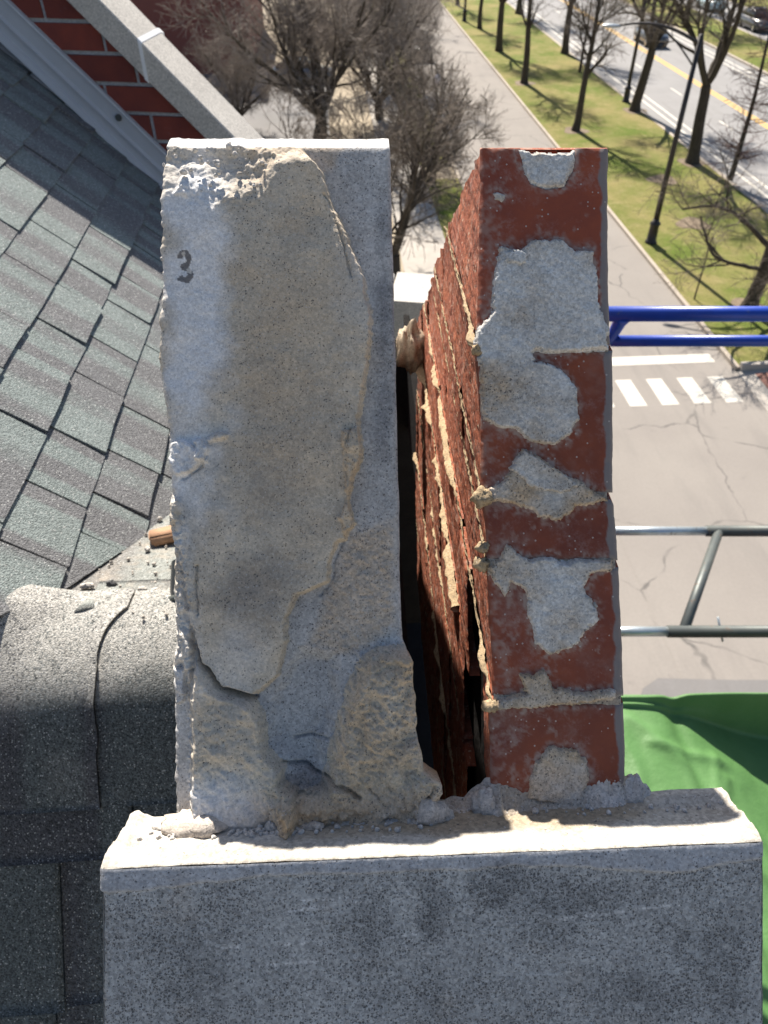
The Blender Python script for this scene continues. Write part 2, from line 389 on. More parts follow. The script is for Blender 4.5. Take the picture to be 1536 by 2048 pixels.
def rough_brick():
    m, nt, b = newmat('wall_brick'); co = coords(nt); oi = nt.nodes.new('ShaderNodeObjectInfo').outputs['Random']
    col = mixc(nt, rng_(nt, noise(nt, co, 16, 5, .65), .3, .7), (.25, .055, .035), (.17, .040, .032))
    col = mixc(nt, 1.0, col, mixc(nt, oi, (.8, .8, .85), (1.2, 1.15, 1.1)), 'MULTIPLY')
    col = mixc(nt, rng_(nt, noise(nt, co, 30, 6, .8), .62, .78, 0, .4), col, (.36, .33, .33))
    nt.links.new(col, b.inputs['Base Color']); b.inputs['Roughness'].default_value = .85
    bump(nt, b, noise(nt, coords(nt, 'Object', (40, 40, 300)), 1, 4), .5, .001); return m
M['wall_brick'] = rough_brick()

# ------------------------------------------------------------------ the raked gable: frame of its sloping bed
cY, sY, cP, sP = math.cos(YAW), math.sin(YAW), math.cos(PITCH), math.sin(PITCH)
RU = np.array([cY, -sY, 0.])                              # across the wall
RV = np.array([sY * sP, cY * sP, cP])                     # up the 48 degree rake
RW = -np.array([sY * cP, cY * cP, -sP])                   # out of the rake
RO = CAMP - 0.5 * RW                                      # a point on the bed
ALONG = np.array([math.sin(R_(1.9)), math.cos(R_(1.9)), 0.])   # horizontal run of the gable wall
MM = 0.000338                                             # bed drawing unit
def bed(a, b, w=0.0):
    a = np.asarray(a, float); b = np.asarray(b, float); w = np.asarray(w, float)
    return RO + ((a - 768) * MM)[..., None] * RU + ((1024 - b) * MM)[..., None] * RV + w[..., None] * RW * .001
def far_len(P, peak, tan=math.tan(R_(40))):
    """how far a horizontal bed line runs before it meets the far rake of the gable"""
    return (peak[2] - P[..., 2]) / tan + ((peak - P) @ ALONG)

# ---- left: limestone facing slab with old mortar
slab = thing('limestone_slab', 'tall grey limestone slab smeared with old mortar, with a black mark like a 3', 'stone slab', bed(560, 1640, -60))
Lp = [(331, 292), (326, 350), (329, 430), (330, 520), (333, 570), (327, 640), (323, 720), (334, 790), (344, 860), (346, 950), (347, 1020), (352, 1100),
      (347, 1190), (352, 1290), (348, 1350), (351, 1450), (352, 1670)]
Rp = [(779, 292), (781, 300), (783, 420), (787, 560), (791, 700), (794, 850), (798, 1000), (801, 1200), (805, 1280), (822, 1310), (827, 1360), (830, 1440),
      (842, 1490), (846, 1530), (884, 1556), (884, 1575), (868, 1600), (850, 1670)]
bb = np.arange(289, 1672, 2.0); ss = np.linspace(0, 1, 236)
Bg, Sg = np.meshgrid(bb, ss, indexing='ij')
Lb = interp(Lp, bb) + 5 * fbm(bb, bb * 0, 34, 4, 3) + 2.2 * fbm(bb, bb * 0, 8, 2, 5); Rb = interp(Rp, bb) + 1.5 * fbm(bb, bb * 0, 40, 4, 9) + 4 * fbm(bb, bb * 0, 22, 3, 19) * sstep(1255, 1290, bb)
Ag = Lb[:, None] + Sg * (Rb - Lb)[:, None]
Bg = Bg + 3.0 * fbm(Ag, Ag * 0, 45, 4, 12) * (Bg < 330) * (1 - (Bg - 289) / 41)
wob = 7 * fbm(Ag, Bg, 40, 4, 21) + 3 * fbm(Ag, Bg, 9, 2, 22)
wa, wb = Ag + wob, Bg + 6 * fbm(Ag, Bg, 36, 4, 31)
COAT = [(300, 270), (590, 270), (610, 305), (645, 345), (662, 400), (700, 480), (735, 560), (745, 640), (741, 720), (729, 800), (722, 850), (728, 900), (716, 950),
        (700, 1000), (712, 1045), (692, 1080), (676, 1085), (657, 1165), (600, 1192), (582, 1230), (576, 1290), (560, 1350), (512, 1391), (450, 1372), (405, 1322),
        (385, 1240), (365, 1100), (300, 1050)]
MOUND = [(690, 1375), (722, 1312), (762, 1288), (812, 1284), (900, 1300), (920, 1680), (545, 1680), (560, 1585), (640, 1565), (662, 1490)]
LOWL = [(392, 1300), (450, 1372), (512, 1394), (532, 1430), (541, 1490), (574, 1528), (568, 1552), (600, 1570), (600, 1700), (380, 1700), (384, 1400)]
EDGE = [(345, 990), (372, 1000), (385, 1060), (392, 1150), (400, 1230), (392, 1300), (396, 1400), (384, 1420), (368, 1330), (345, 1340)]
HOLL = [(556, 1350), (600, 1290), (680, 1300), (684, 1380), (655, 1480), (640, 1560), (590, 1560), (572, 1520), (540, 1480), (535, 1400)]
dC, dM, dL, dE, dH = (sdist(p, wa, wb) for p in (COAT, MOUND, LOWL, EDGE, HOLL))
ADD = [[(348, 888), (375, 880), (402, 900), (418, 925), (392, 950), (360, 955), (345, 930)], [(394, 884), (412, 880), (428, 902), (420, 930), (400, 925)],
       [(418, 882), (450, 866), (468, 868), (462, 884), (440, 890), (424, 895)], [(345, 1000), (366, 1000), (372, 1040), (352, 1062)],
       [(684, 860), (718, 855), (726, 905), (716, 950), (702, 1000), (708, 1048), (690, 1080), (680, 1040), (692, 990), (685, 920)],
       [(345, 1330), (380, 1335), (376, 1400), (350, 1410)], [(365, 1255), (392, 1280), (396, 1330), (372, 1345)]]
fine = fbm(Ag, Bg, 7, 3, 40); mid = fbm(Ag, Bg, 34, 4, 44); rag = fbm(Ag, Bg, 16, 4, 47)
H = .35 * mid + .10 * fine
hill = 1 + .35 * fbm(Ag, Bg, 150, 2, 50)
H += (9 * sstep(0, 9, dC) * hill + .7 * mid * sstep(0, 10, dC)) * sstep(286, 338, Bg + 10 * rag)
rise = np.maximum(0, np.interp(Ag, [320, 380, 430, 480, 530, 560, 600, 640, 662, 700], [398, 408, 432, 424, 400, 352, 332, 340, 360, 300]) - Bg + 12 * rag)
H -= .085 * rise * sstep(0, 20, dC) * sstep(286, 330, Bg)
clod = np.maximum(0, fbm(Ag, Bg, 34, 5, 61)) * 5.0 + np.maximum(0, fbm(Ag, Bg, 10, 2, 62)) * .9
H += clod * sstep(0, 12, rise) * sstep(620, 560, Ag) * sstep(0, 12, dC)
H -= 3 * sstep(0, 30, sdist([(420, 318), (500, 310), (548, 330), (530, 372), (470, 392), (425, 400), (410, 350)], wa, wb))
H += 15 * sstep(-2, 34, dM) * (1 + .3 * mid) + sstep(0, 14, dM) * (4.6 * np.abs(rag) + .9 * fine)
H += 15 * sstep(-2, 18, dL) * (1 + .25 * mid) + sstep(0, 14, dL) * (1.2 * np.abs(rag))
H += 4 * sstep(0, 16, dE) + sstep(0, 10, dE) * 5 * np.abs(rag)
cr = np.abs(fbm(Ag, Bg, 18, 4, 48, .6)); H += 9 * cr * (np.exp(-((dM - 6) / 10) ** 2) + .8 * np.exp(-((dL - 5) / 8) ** 2) * (Bg > 1390)) + 3.5 * np.abs(fbm(Ag, Bg, 11, 3, 49)) * sstep(1520, 1560, Bg) * sstep(30, 0, np.abs(Ag - 610) - 60)
H -= 6.5 * sstep(0, 30, dH)
ruf = sstep(0, 30, sdist([(640, 1180), (690, 1060), (800, 1020), (805, 1260), (700, 1330), (600, 1300)], wa, wb)) * (1 - sstep(-8, 4, dC))
H += ruf * (1.6 * rag + .5 * fine)
for k, p in enumerate(ADD):
    d = sdist(p, wa, wb); H += (4.5 if k != 4 else 5.5) * sstep(0, 7, d) * (1 + .4 * rag)
for line, dep, wd in [([(398, 1290), (408, 1322), (450, 1372), (512, 1392)], 3.5, 3.2), ([(650, 400), (668, 430), (690, 500), (704, 560)], 2.5, 2.2),
                      ([(560, 1522), (590, 1530), (640, 1545), (690, 1560), (720, 1580)], 6, 4), ([(590, 1480), (620, 1476), (660, 1480)], 3, 2.6),
                      ([(372, 960), (405, 938), (418, 915)], 3, 2.5), ([(404, 1225), (398, 1180), (400, 1130)], 2.5, 2.2), ([(740, 1560), (760, 1590), (770, 1600)], 2, 2),
                      ([(640, 1190), (662, 1160), (684, 1080)], 1.5, 2.2), ([(846, 1600), (862, 1570), (868, 1556)], 4, 3), ([(700, 860), (690, 900), (696, 960)], 3, 2.6)]:
    H -= dep * np.exp(-(pdist(line, wa, wb) / wd) ** 2)
edge = np.minimum(np.minimum(Ag - Lb[:, None], Rb[:, None] - Ag), Bg - 289)
H -= 3.0 * np.exp(-np.maximum(edge, 0) / 4.5)
# stains and bloom with shapes of their own
def blob(cx, cy, rx, ry, n=.5, s=60, sd=70):
    return np.clip(1.25 - np.sqrt(((Ag - cx) / rx) ** 2 + ((Bg - cy) / ry) ** 2) + n * fbm(Ag, Bg, s, 5, sd), 0, 1)
white = np.clip(blob(400, 600, 72, 360, .8, 70) * 1.05 + blob(385, 380, 70, 90) * .5 + blob(375, 780, 45, 160, .9) * .5 + blob(440, 1600, 90, 70) * .7 + blob(400, 1000, 60, 110, .9) * .3
                + blob(480, 1300, 60, 70, .8) * .35 + blob(740, 500, 60, 260, .9) * .25 + sstep(0, 25, rise) * .10 * (Ag < 640) + blob(370, 1300, 36, 300, .9) * .45 + sstep(8, 0, Bg - 289) * .6, 0, .9)
warm = np.clip(blob(590, 700, 140, 380, .6, 90) * .38 + sstep(0, 30, dM) * .45 * (1 + fbm(Ag, Bg, 60, 4, 81)) + ruf * .5 + sstep(5, 40, rise) * .40 * sstep(430, 560, Ag + 80 * fbm(Ag, Bg, 30, 3, 83)) +
               sstep(-4, 3, dC) * sstep(12, 3, dC) * .15 + blob(560, 1600, 120, 50) * .4 + (sdist(ADD[4], wa, wb) > 0) * .35, 0, .85)
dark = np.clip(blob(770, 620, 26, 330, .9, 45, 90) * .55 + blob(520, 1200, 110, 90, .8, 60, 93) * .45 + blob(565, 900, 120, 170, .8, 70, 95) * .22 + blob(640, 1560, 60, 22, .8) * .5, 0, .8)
three = pdist([(366, 522), (376, 516), (385, 524), (382, 536), (372, 542), (384, 547), (388, 560), (380, 570), (368, 566)], Ag + 3 * fbm(Ag, Bg, 9, 2, 98), Bg + 3 * fbm(Ag, Bg, 9, 2, 97))
dark = np.maximum(dark, .8 * (three < 5.5) * (fbm(Ag, Bg, 11, 3, 99) > -.38)); white = np.where(three < 5, white * .4, white)
Vs = bed(Ag, Bg, H).reshape(-1, 3); ni, nj = Ag.shape; Fs = gridF(ni, nj)
ctr = lambda A: ((A[:-1, :-1] + A[1:, 1:]) / 2).ravel()
lab = np.zeros(len(Fs), int); lab[ctr(dC) > 0] = 1; lab[ctr(dE) > 0] = 3; lab[ctr(dL) > 0] = 3; lab[ctr(dM) > 0] = 2
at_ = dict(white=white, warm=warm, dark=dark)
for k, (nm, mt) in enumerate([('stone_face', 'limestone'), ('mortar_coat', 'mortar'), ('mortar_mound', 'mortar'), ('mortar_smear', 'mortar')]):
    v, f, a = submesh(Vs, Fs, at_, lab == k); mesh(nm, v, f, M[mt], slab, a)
PEAK = bed(960, 300)
def back_shell(front_l, front_r, Lmin, Lcap):
    """sides and far rake behind a front whose left and right edges are given"""
    n = len(front_l); out = []
    for fr in (front_l, front_r):
        L = np.clip(far_len(fr, PEAK), Lmin, Lcap); out.append(fr + ALONG * L[:, None])
    V = np.concatenate([front_l, front_r, out[0], out[1]]); F = []
    i = np.arange(n - 1)
    F.append(np.stack([2 * n + i, 2 * n + i + 1, i + 1, i], 1)); F.append(np.stack([n + i, n + i + 1, 3 * n + i + 1, 3 * n + i], 1))
    F.append(np.stack([3 * n + i, 3 * n + i + 1, 2 * n + i + 1, 2 * n + i], 1))
    F.append(np.array([[0, n, 3 * n, 2 * n]])); return V, np.concatenate(F)
P3 = bed(Ag, Bg, H)
Rst = np.minimum(Rb, np.interp(bb, [289, 1250, 1672], [900, 803, 812])); body_r = bed(Rst, bb, np.where(Rb > Rst + 1, -14.0, H[:, -1]))
q = bb > 1262; n = int(q.sum()); Vr = np.concatenate([P3[q, -1], bed(Rb[q] - 5 + 3 * fbm(bb[q], bb[q] * 0, 12, 3, 88), bb[q], -12.0 + 0 * bb[q]), body_r[q]]); i = np.arange(n - 1)
z = np.zeros(3 * n); mesh('mortar_return', Vr, np.concatenate([np.stack([i + k * n, i + 1 + k * n, i + 1 + (k + 1) * n, i + (k + 1) * n], 1) for k in (0, 1)]), M['mortar'], slab, dict(white=z, warm=z + .4, dark=z))
V, F = back_shell(P3[:, 0], body_r, .014, .62)
z = np.zeros(len(V)); mesh('stone_body', V, F, M['limestone'], slab, dict(white=z + .35, warm=z, dark=z), smooth=False)
# top arris following the front edge
tv = np.concatenate([P3[0], P3[0] + ALONG * .014 + np.array([0, 0, .001])]); n = nj
mesh('stone_top', tv, np.stack([np.arange(n - 1), np.arange(1, n), np.arange(1, n) + n, np.arange(n - 1) + n], 1), M['pale_mortar'], slab, dict(white=np.full(2 * n, .6), warm=np.zeros(2 * n), dark=np.zeros(2 * n)))

# ---- right: brick leaf
pier = thing('brick_leaf', 'narrow red brick leaf with cut cored bricks and mortar patches, right of the dark gap', 'brick wall', bed(1100, 1610, -60))
bLp = [(961, 296), (960, 420), (957, 560), (954, 693), (962, 800), (962, 990), (968, 1000), (975, 1128), (984, 1300), (985, 1400), (978, 1420), (985, 1660)]
bRp = [(1217, 296), (1217, 560), (1222, 690), (1226, 700), (1228, 985), (1220, 993), (1230, 1010), (1238, 1128), (1246, 1300), (1249, 1400), (1255, 1660)]
JN = [296, 693, 992, 1128, 1400, 1668, 1938, 2208, 2478, 2748]
rs = random.Random(5)
def left_edge(b): return interp(bLp, b) + 2.0 * fbm(b, b * 0, 26, 4, 111)
def right_edge(b): return interp(bRp, b) + 2.0 * fbm(b, b * 0, 30, 4, 121)
PATCH = [([(1040, 297), (1060, 305), (1095, 310), (1128, 308), (1151, 298), (1147, 342), (1128, 372), (1092, 377), (1062, 366), (1046, 335)], 1.0, .35, .35),
         ([(1000, 492), (1042, 502), (1060, 484), (1082, 478), (1120, 480), (1150, 502), (1186, 500), (1190, 545), (1200, 600), (1206, 630), (1215, 655), (1216, 698), (1150, 704), (1070, 704), (1068, 722),
           (1100, 728), (1130, 742), (1152, 775), (1158, 830), (1142, 868), (1110, 890), (1060, 886), (1035, 862), (1000, 858), (966, 838), (961, 720), (950, 690), (958, 655), (982, 628), (986, 560)], 3.2, .55, .15),
         ([(1046, 895), (1080, 915), (1130, 950), (1180, 975), (1213, 1000), (1198, 1004), (1150, 1012), (1122, 1045), (1095, 1040), (1050, 1016), (1000, 1000), (960, 1006), (954, 986), (1000, 965), (1022, 938)], 3.4, .25, .3),
         ([(1000, 1120), (1010, 1090), (1040, 1110), (1065, 1122), (1100, 1112), (1130, 1125), (1180, 1118), (1226, 1117), (1227, 1141), (1182, 1145), (1170, 1180), (1196, 1220), (1194, 1240), (1170, 1260),
           (1160, 1290), (1102, 1311), (1070, 1290), (1056, 1222), (1050, 1182), (1022, 1164), (1010, 1196), (988, 1165), (974, 1132)], 2.8, .3, .25),
         ([(985, 1416), (1000, 1400), (1050, 1384), (1040, 1345), (1064, 1350), (1090, 1338), (1106, 1376), (1180, 1386), (1230, 1377), (1231, 1394), (1170, 1406), (1080, 1414), (1000, 1420)], 3.6, .15, .35),
         ([(1055, 1600), (1068, 1522), (1100, 1492), (1150, 1496), (1176, 1522), (1180, 1552), (1162, 1610)], 2.6, .15, .55),
         ([(983, 386), (1000, 379), (1013, 392), (1004, 404), (988, 400)], 1.2, .5, .1), ([(1186, 1206), (1196, 1204), (1198, 1216), (1188, 1218)], 1.6, .5, .1),
         ([(1002, 505), (1040, 498), (1058, 510), (1050, 532), (1010, 530)], 4.4, .75, .0), ([(1015, 940), (1046, 898), (1100, 930), (1165, 972), (1120, 992), (1060, 975)], 5.2, .35, .15)]
LMAX = .72
for r in range(9):
    b0, b1 = JN[r] + (7 if r else 0), JN[r + 1] - 7
    b = np.arange(b0, b1 + 1e-6, (b1 - b0) / round((b1 - b0) / 2.6)); nb = len(b)
    # cut front
    s = np.linspace(0, 1, 96); S, B = np.meshgrid(s, b); A = left_edge(b)[:, None] + S * (right_edge(b) - left_edge(b))[:, None]
    h = .25 * fbm(A, B, 60, 3, 130 + r) + .10 * fbm(A, B, 6, 2, 140)
    ed = np.minimum(np.minimum(A - left_edge(b)[:, None], right_edge(b)[:, None] - A), np.minimum(B - b0 + (0 if r else 6), b1 - B))
    h -= 2.2 * np.exp(-np.maximum(ed, 0) / (4 + 3 * fbm(A, B, 22, 3, 150)))
    if r == 0:       # half of a core hole opens the top edge
        notch = sdist([(1040, 270), (1150, 270), (1146, 340), (1128, 372), (1092, 377), (1062, 366), (1048, 335)], A, B); h -= 7 * sstep(-3, 6, notch)
    nz = fbm(A, B, 24, 5, 160 + r, .7); wv = np.clip(sstep(-.05, .18, nz + np.interp(A - left_edge(b)[:, None], [0, 14, 50, 90], [.35, .12, -.08, -.35])) * .5 * (.4 + fbm(A, B, 9, 3, 168)) + .45 * np.clip(fbm(A, B, 70, 6, 165 + r, .65) - .12, 0, 1), 0, .7)
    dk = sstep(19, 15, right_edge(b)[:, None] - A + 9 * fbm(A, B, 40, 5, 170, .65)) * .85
    hal = np.full(A.shape, -99.)
    for p_ in PATCH:
        if min(q[1] for q in p_[0]) < b1 + 40 and max(q[1] for q in p_[0]) > b0 - 40: hal = np.maximum(hal, sdist(p_[0], A + 16 * fbm(A, B, 30, 5, 171, .7), B + 16 * fbm(A, B, 30, 5, 172, .7)))
    wv = np.maximum(wv, np.clip(sstep(-20, 2, hal) * (.42 + 1.3 * fbm(A, B, 7, 3, 173)), 0, .8))
    Vf = bed(A, B, h); fl, fr = Vf[:, 0], Vf[:, -1]
    # exposed side, rough extruded face striated along the brick
    runs = []; x = -.001; first = True; ln = [.17, .06, .13, .10, .05, .19, .12, .2, .1][r]
    if r > 4: x = [.17, .15, .12, .1][r - 5]
    if r == 4: runs.append((0, .035)); x = .125
    while x < LMAX:
        runs.append((max(x, 0), min(x + ln, LMAX))); x += ln + .010; ln = .203
    for q, (l0, l1) in enumerate(runs):
        nl = max(4, int((l1 - l0) / .002)); l = np.linspace(l0, l1, nl); LL, BB = np.meshgrid(l, b)
        base = fl[:, None, :] + 0 * LL[..., None]
        lim = far_len(fl, PEAK)[:, None] + .012 * fbm(BB, LL * 0, 50, 4, 180); over = LL > np.maximum(lim, 0.004)
        if over.all(): continue
        Lc = np.minimum(LL, np.maximum(lim, .004))
        dsp = 1.1 * fbm(BB * .34, Lc * 1000, 9, 4, 190 + r, .65) + .8 * fbm(BB * .34, Lc * 1000, 60, 3, 195 + r + q)
        rim = np.minimum(np.minimum(BB - b0, b1 - BB) * .34, np.minimum(l1 - Lc, np.where(l0 > 0, Lc - l0, 99)) * 1000)
        dsp = dsp - 1.4 * np.exp(-np.maximum(rim, 0) / 2.0) + (1.2 if rs.random() < .5 else -.8) * (q > 0)
        dsp = dsp * sstep(0, .008, LL)
        P = base + ALONG * Lc[..., None] - RU * (dsp * .001)[..., None]
        Fq = gridF(nb, nl); cen = over[:-1, :-1].ravel() & over[1:, 1:].ravel() & over[:-1, 1:].ravel()
        V = P.reshape(-1, 3); Fk = Fq[~cen][:, ::-1]
        # rest of the body
        back_r = fr[:, None, :] + ALONG * Lc[..., None]
        top = np.concatenate([P[0], back_r[0]]); bot = np.concatenate([P[-1], back_r[-1]])
        e0 = np.concatenate([P[:, -1], back_r[:, -1]]); n0 = len(V)
        i = np.arange(nl - 1); k = np.arange(nb - 1); V2 = np.concatenate([V, top, bot, e0])
        Fx = np.concatenate([Fk, np.stack([i, i + 1, i + 1 + nl, i + nl], 1) + n0, np.stack([i, i + nl, i + 1 + nl, i + 1], 1) + n0 + 2 * nl,
                             np.stack([k, k + 1, k + 1 + nb, k + nb], 1) + n0 + 4 * nl])
        # rake face between the clipped ends, and the outer side
        m0 = len(V2); V2 = np.concatenate([V2, back_r.reshape(-1, 3)]); Fx = np.concatenate([Fx, gridF(nb, nl)[~cen] + m0])
        o = mesh('brick', V2, Fx, M['brick_side'], pier)
        if q == 0 and r < 5:
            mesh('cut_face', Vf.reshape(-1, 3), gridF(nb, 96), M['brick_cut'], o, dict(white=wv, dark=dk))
# bed joints: lumpy squeezed mortar along the hidden face, flush filler on the cut face
for r, jb in enumerate(JN[1:-1]):
    nl = 300; l = np.linspace(-.002 if r < 4 else .20, LMAX, nl); t = np.linspace(-1, 1, 13)
    LL, TT = np.meshgrid(l, t, indexing='ij')
    pl = bed(left_edge(np.array([jb]))[0], jb)
    lim = np.maximum(far_len(bed(left_edge(np.array([jb]))[0], jb), PEAK), .01); Lc = np.minimum(LL, lim)
    amp = [4.0, 1.0, .6, 4.5, 5.5, 2.0, 3, 1.5][r]
    bulge = amp * np.sqrt(np.maximum(0, 1 - TT ** 2)) * np.clip(.7 + 2.0 * fbm(Lc * 1000, Lc * 0 + 7 * r, 45, 3, 200 + r), -.1, 1.9)
    bulge = np.maximum(bulge, 1.2) * (1 + .5 * fbm(Lc * 1000, TT * 6, 10, 3, 210 + r)) + 1.4 * fbm(Lc * 1000, TT * 8, 5, 2, 215) - 1.0
    sag = 7 * fbm(Lc * 1000, Lc * 0, 60, 3, 220 + r)
    P = bed(left_edge(np.array([jb]))[0], jb + TT * (8 + 5 * fbm(Lc * 1000, TT * 0, 30, 3, 230 + r)) + sag * sstep(0, .03, Lc)) + ALONG * Lc[..., None] - RU * (bulge * sstep(-.002, .006, LL) * .001)[..., None]
    keep = (LL[:-1, :-1] < lim).ravel()
    V = P.reshape(-1, 3); F = gridF(nl, 13)[keep]
    mesh('mortar_joint', V, F, M['sandy_mortar'], pier)
    if r > 3: continue
    a = np.linspace(interp(bLp, jb) + 3, interp(bRp, jb) - 6, 120); tt = np.linspace(-13, 13, 12); Tg, Ag2 = np.meshgrid(tt, a, indexing='ij')
    hh = -1.2 + .9 * fbm(Ag2, Tg + jb, 14, 4, 240) ; z = np.zeros(Tg.size)
    mesh('mortar_joint', bed(Ag2, jb + Tg, hh).reshape(-1, 3), gridF(12, 120), M['mortar_patch'], pier, dict(white=z, warm=z + .3, dark=np.clip(.4 * fbm(Ag2, Tg + jb, 30, 3, 245), 0, 1)))

def patch(name, poly, T, mat, parent, cell=2.4, edge=5, rag_=6.5, w0=0, lumps=.9, seed=0, wh=.3, wm=.2, nm=None):
    p = np.array(poly, float); x0, y0 = p.min(0) - 8; x1, y1 = p.max(0) + 8
    B, A = np.meshgrid(np.arange(y0, y1, cell), np.arange(x0, x1, cell), indexing='ij')
    A2 = A + rag_ * 1.5 * fbm(A, B, 20, 5, seed + 1, .75); B2 = B + rag_ * 1.5 * fbm(A, B, 20, 5, seed + 2, .75)
    d = sdist(poly, A2, B2); h = w0 - 1.2 + (T + 1.2) * sstep(-2, edge, d) + lumps * (fbm(A, B, 24, 4, seed + 3) + .35 * fbm(A, B, 6, 2, seed + 4)) * sstep(0, 5, d)
    keep = ctr(d) > -2.5
    if not keep.any(): return None
    at = dict(white=np.clip(wh + .9 * fbm(A, B, 70, 5, seed + 5), 0, .85), warm=np.clip(wm + .7 * fbm(A, B, 55, 4, seed + 6) + .3 * sstep(10, 0, d), 0, .8), dark=np.zeros(A.shape))
    v, f, a = submesh(bed(A, B, h).reshape(-1, 3), gridF(*A.shape), at, keep)
    return mesh(name, v, f, M[mat], parent, a)
for k, (p, T, wh, wm) in enumerate(PATCH): patch('mortar_patch', p, T, 'mortar_patch', pier, seed=300 + 11 * k, wh=wh, wm=wm)
# ragged nubs where the bed joints break the arris
def clod(c, r, sd, n=14, sq=(1, 1, 1)):
    th, ph = np.meshgrid(np.linspace(0, math.pi, n), np.linspace(0, 2 * math.pi, 2 * n, endpoint=False), indexing='ij')
    d = np.stack([np.sin(th) * np.cos(ph), np.sin(th) * np.sin(ph), np.cos(th)], -1)
    k = 1 + .75 * fbm(d[..., 0] * 3 + 7 + sd, d[..., 1] * 3 + d[..., 2] * 2.6, 1.9, 5, sd, .6) + .12 * fbm(d[..., 0] * 9 + sd, d[..., 1] * 9 + d[..., 2] * 7, 1.3, 2, sd + 3)
    k[0] = k[0].mean(); k[-1] = k[-1].mean()
    P = np.array(c) + d * k[..., None] * r * np.array(sq); m = 2 * n; F = []
    for i in range(n - 1):
        for j in range(m): F.append((i * m + j, (i + 1) * m + j, (i + 1) * m + (j + 1) % m, i * m + (j + 1) % m))
    return P.reshape(-1, 3), np.array(F)
for k, (a, b, w, r) in enumerate([(955, 700, 0, .0045), (963, 997, 1, .0065), (964, 1128, -3, .006), (966, 1095, -3, .0045), (982, 1412, 0, .005)]):
    v, f = clod(bed(a, b, w), r, 400 + k, 10); mesh('mortar_nub', v, f, M['sandy_mortar'], pier)
# ---- added black plates for the shade in the gap, and mortar bridge between the two leaves
core = thing('cavity_fill', 'lumpy mortar bridge in the dark gap, with added black backing', 'mortar', bed(810, 1640, -120))
pk = bed(800, 300); c0 = pk + ALONG * .71
def prism(poly_xz, o, ax, ay, d0, d1):
    """polygon in (ax, ay) extruded along their normal"""
    nrm = np.cross(ax, ay); P = np.array([o + p[0] * ax + p[1] * ay for p in poly_xz]); n = len(P)
    V = np.concatenate([P + nrm * d0, P + nrm * d1])
    F = [tuple(range(n))[::-1], tuple(range(n, 2 * n))] + [(i, (i + 1) % n, n + (i + 1) % n, n + i) for i in range(n)]
    return V, F
ZZ = np.array([0, 0, 1.]); UX = np.cross(ALONG, ZZ)
M['shade_black'] = plain('shade_black', (.010, .009, .009), .95, 0, (.018, .016, .015), 20, .004, spec=.1)  # near-black colour stands for the deep shade inside the gap
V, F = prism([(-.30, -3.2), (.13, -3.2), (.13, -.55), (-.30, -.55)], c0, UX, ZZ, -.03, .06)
mesh('shade_block', V, F, M['shade_black'], core, smooth=False)  # added block, backs the gap in black
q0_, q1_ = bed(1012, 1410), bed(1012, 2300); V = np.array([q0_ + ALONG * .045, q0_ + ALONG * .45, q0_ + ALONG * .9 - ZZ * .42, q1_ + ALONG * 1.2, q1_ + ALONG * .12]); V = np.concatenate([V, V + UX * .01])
mesh('shade_plate', V, [(0, 1, 2, 3, 4), (9, 8, 7, 6, 5)] + [(i, i + 5, (i + 1) % 5 + 5, (i + 1) % 5) for i in range(5)], M['shade_black'], core, smooth=False)  # added black plate, keeps the hollow behind the bricks dark
zb_ = bed(800, 1672)[2]
for (a0_, a1_) in ((352, 846), (985, 1255)):
    p0_, p1_ = bed(a0_, 1672), bed(a1_, 1672); V = []
    for p_ in (p0_, p1_, p1_ + ALONG * .62, p0_ + ALONG * .62):
        for z_ in (zb_ - 1.1, zb_ - .002): q_ = p_ + ALONG * .05; V.append((q_[0], q_[1], z_))
    if a0_ < 600: mesh('leaf_core', np.array(V), [(0, 2, 3, 1), (2, 4, 5, 3), (4, 6, 7, 5), (6, 0, 1, 7), (1, 3, 5, 7)], M['shade_black'], core, smooth=False)
q_ = bed(915, 1900); V, F = box(q_[0] - .14, q_[0] + .12, q_[1] - .05, q_[1] + .85, zb_ - 1.15, zb_ - .75); mesh('cavity_floor', V, F, M['shade_black'], core, smooth=False)
v, f = clod(CAMP + .95 * (-RW + RU * .0335 + RV * .222), .026, 431, 18, (.62, 1, 1.35))
mesh('mortar_lump', v, f, M['pale_mortar'], core, dict(white=np.zeros(len(v)), warm=np.full(len(v), .5), dark=np.zeros(len(v))))
# solid gable below the bed
gw = thing('gable_wall', 'masonry core of the gable below the coping', 'wall', (0.03, .2, 0))
prof = [(-1.3, 0), (1.05, 0), (1.05, 11.2), (-.2, 11.2), (-1.3, 10.0)]
V, F = prism(prof, np.array([0, 0, 0.]), np.array([0, 1., 0]), ZZ, -.135, .165)
mesh('wall_core', V, F, M['red_wall'], gw, smooth=False)

# ---- the coping stone still in place, below the bed
cop = thing('coping_stone', 'broad speckled grey coping stone across the bottom with sunlit pale upper end', 'coping stone', bed(800, 1900, 20))
UL, UR, WF = -.1705, .2300, 52.0
def vtop(u, w): return -.2090 + .0165 * (u - UL) / (UR - UL) - (w / WF) * .0075
def copP(u, v, w): return RO + u[..., None] * RU + v[..., None] * RV + (w * .001)[..., None] * RW
uu = np.linspace(UL, UR, 400); dv = np.concatenate([np.linspace(0, .115, 150), np.linspace(.118, .40, 60)])
DV, UU = np.meshgrid(dv, uu, indexing='ij'); mmU, mmD = UU * 1000, DV * 1000
edge = np.minimum(UU - UL, UR - UU) * 1000
skimline = 9.5 + 3.5 * fbm(mmU, mmU * 0, 60, 4, 501) + 1.0 * fbm(mmU, mmU * 0, 9, 3, 502) + 5 * sstep(-110, -165, mmU) + 6 * np.exp(-((mmU - 170) / 50) ** 2)
sk = sstep(1.2, -1.2, mmD - skimline)
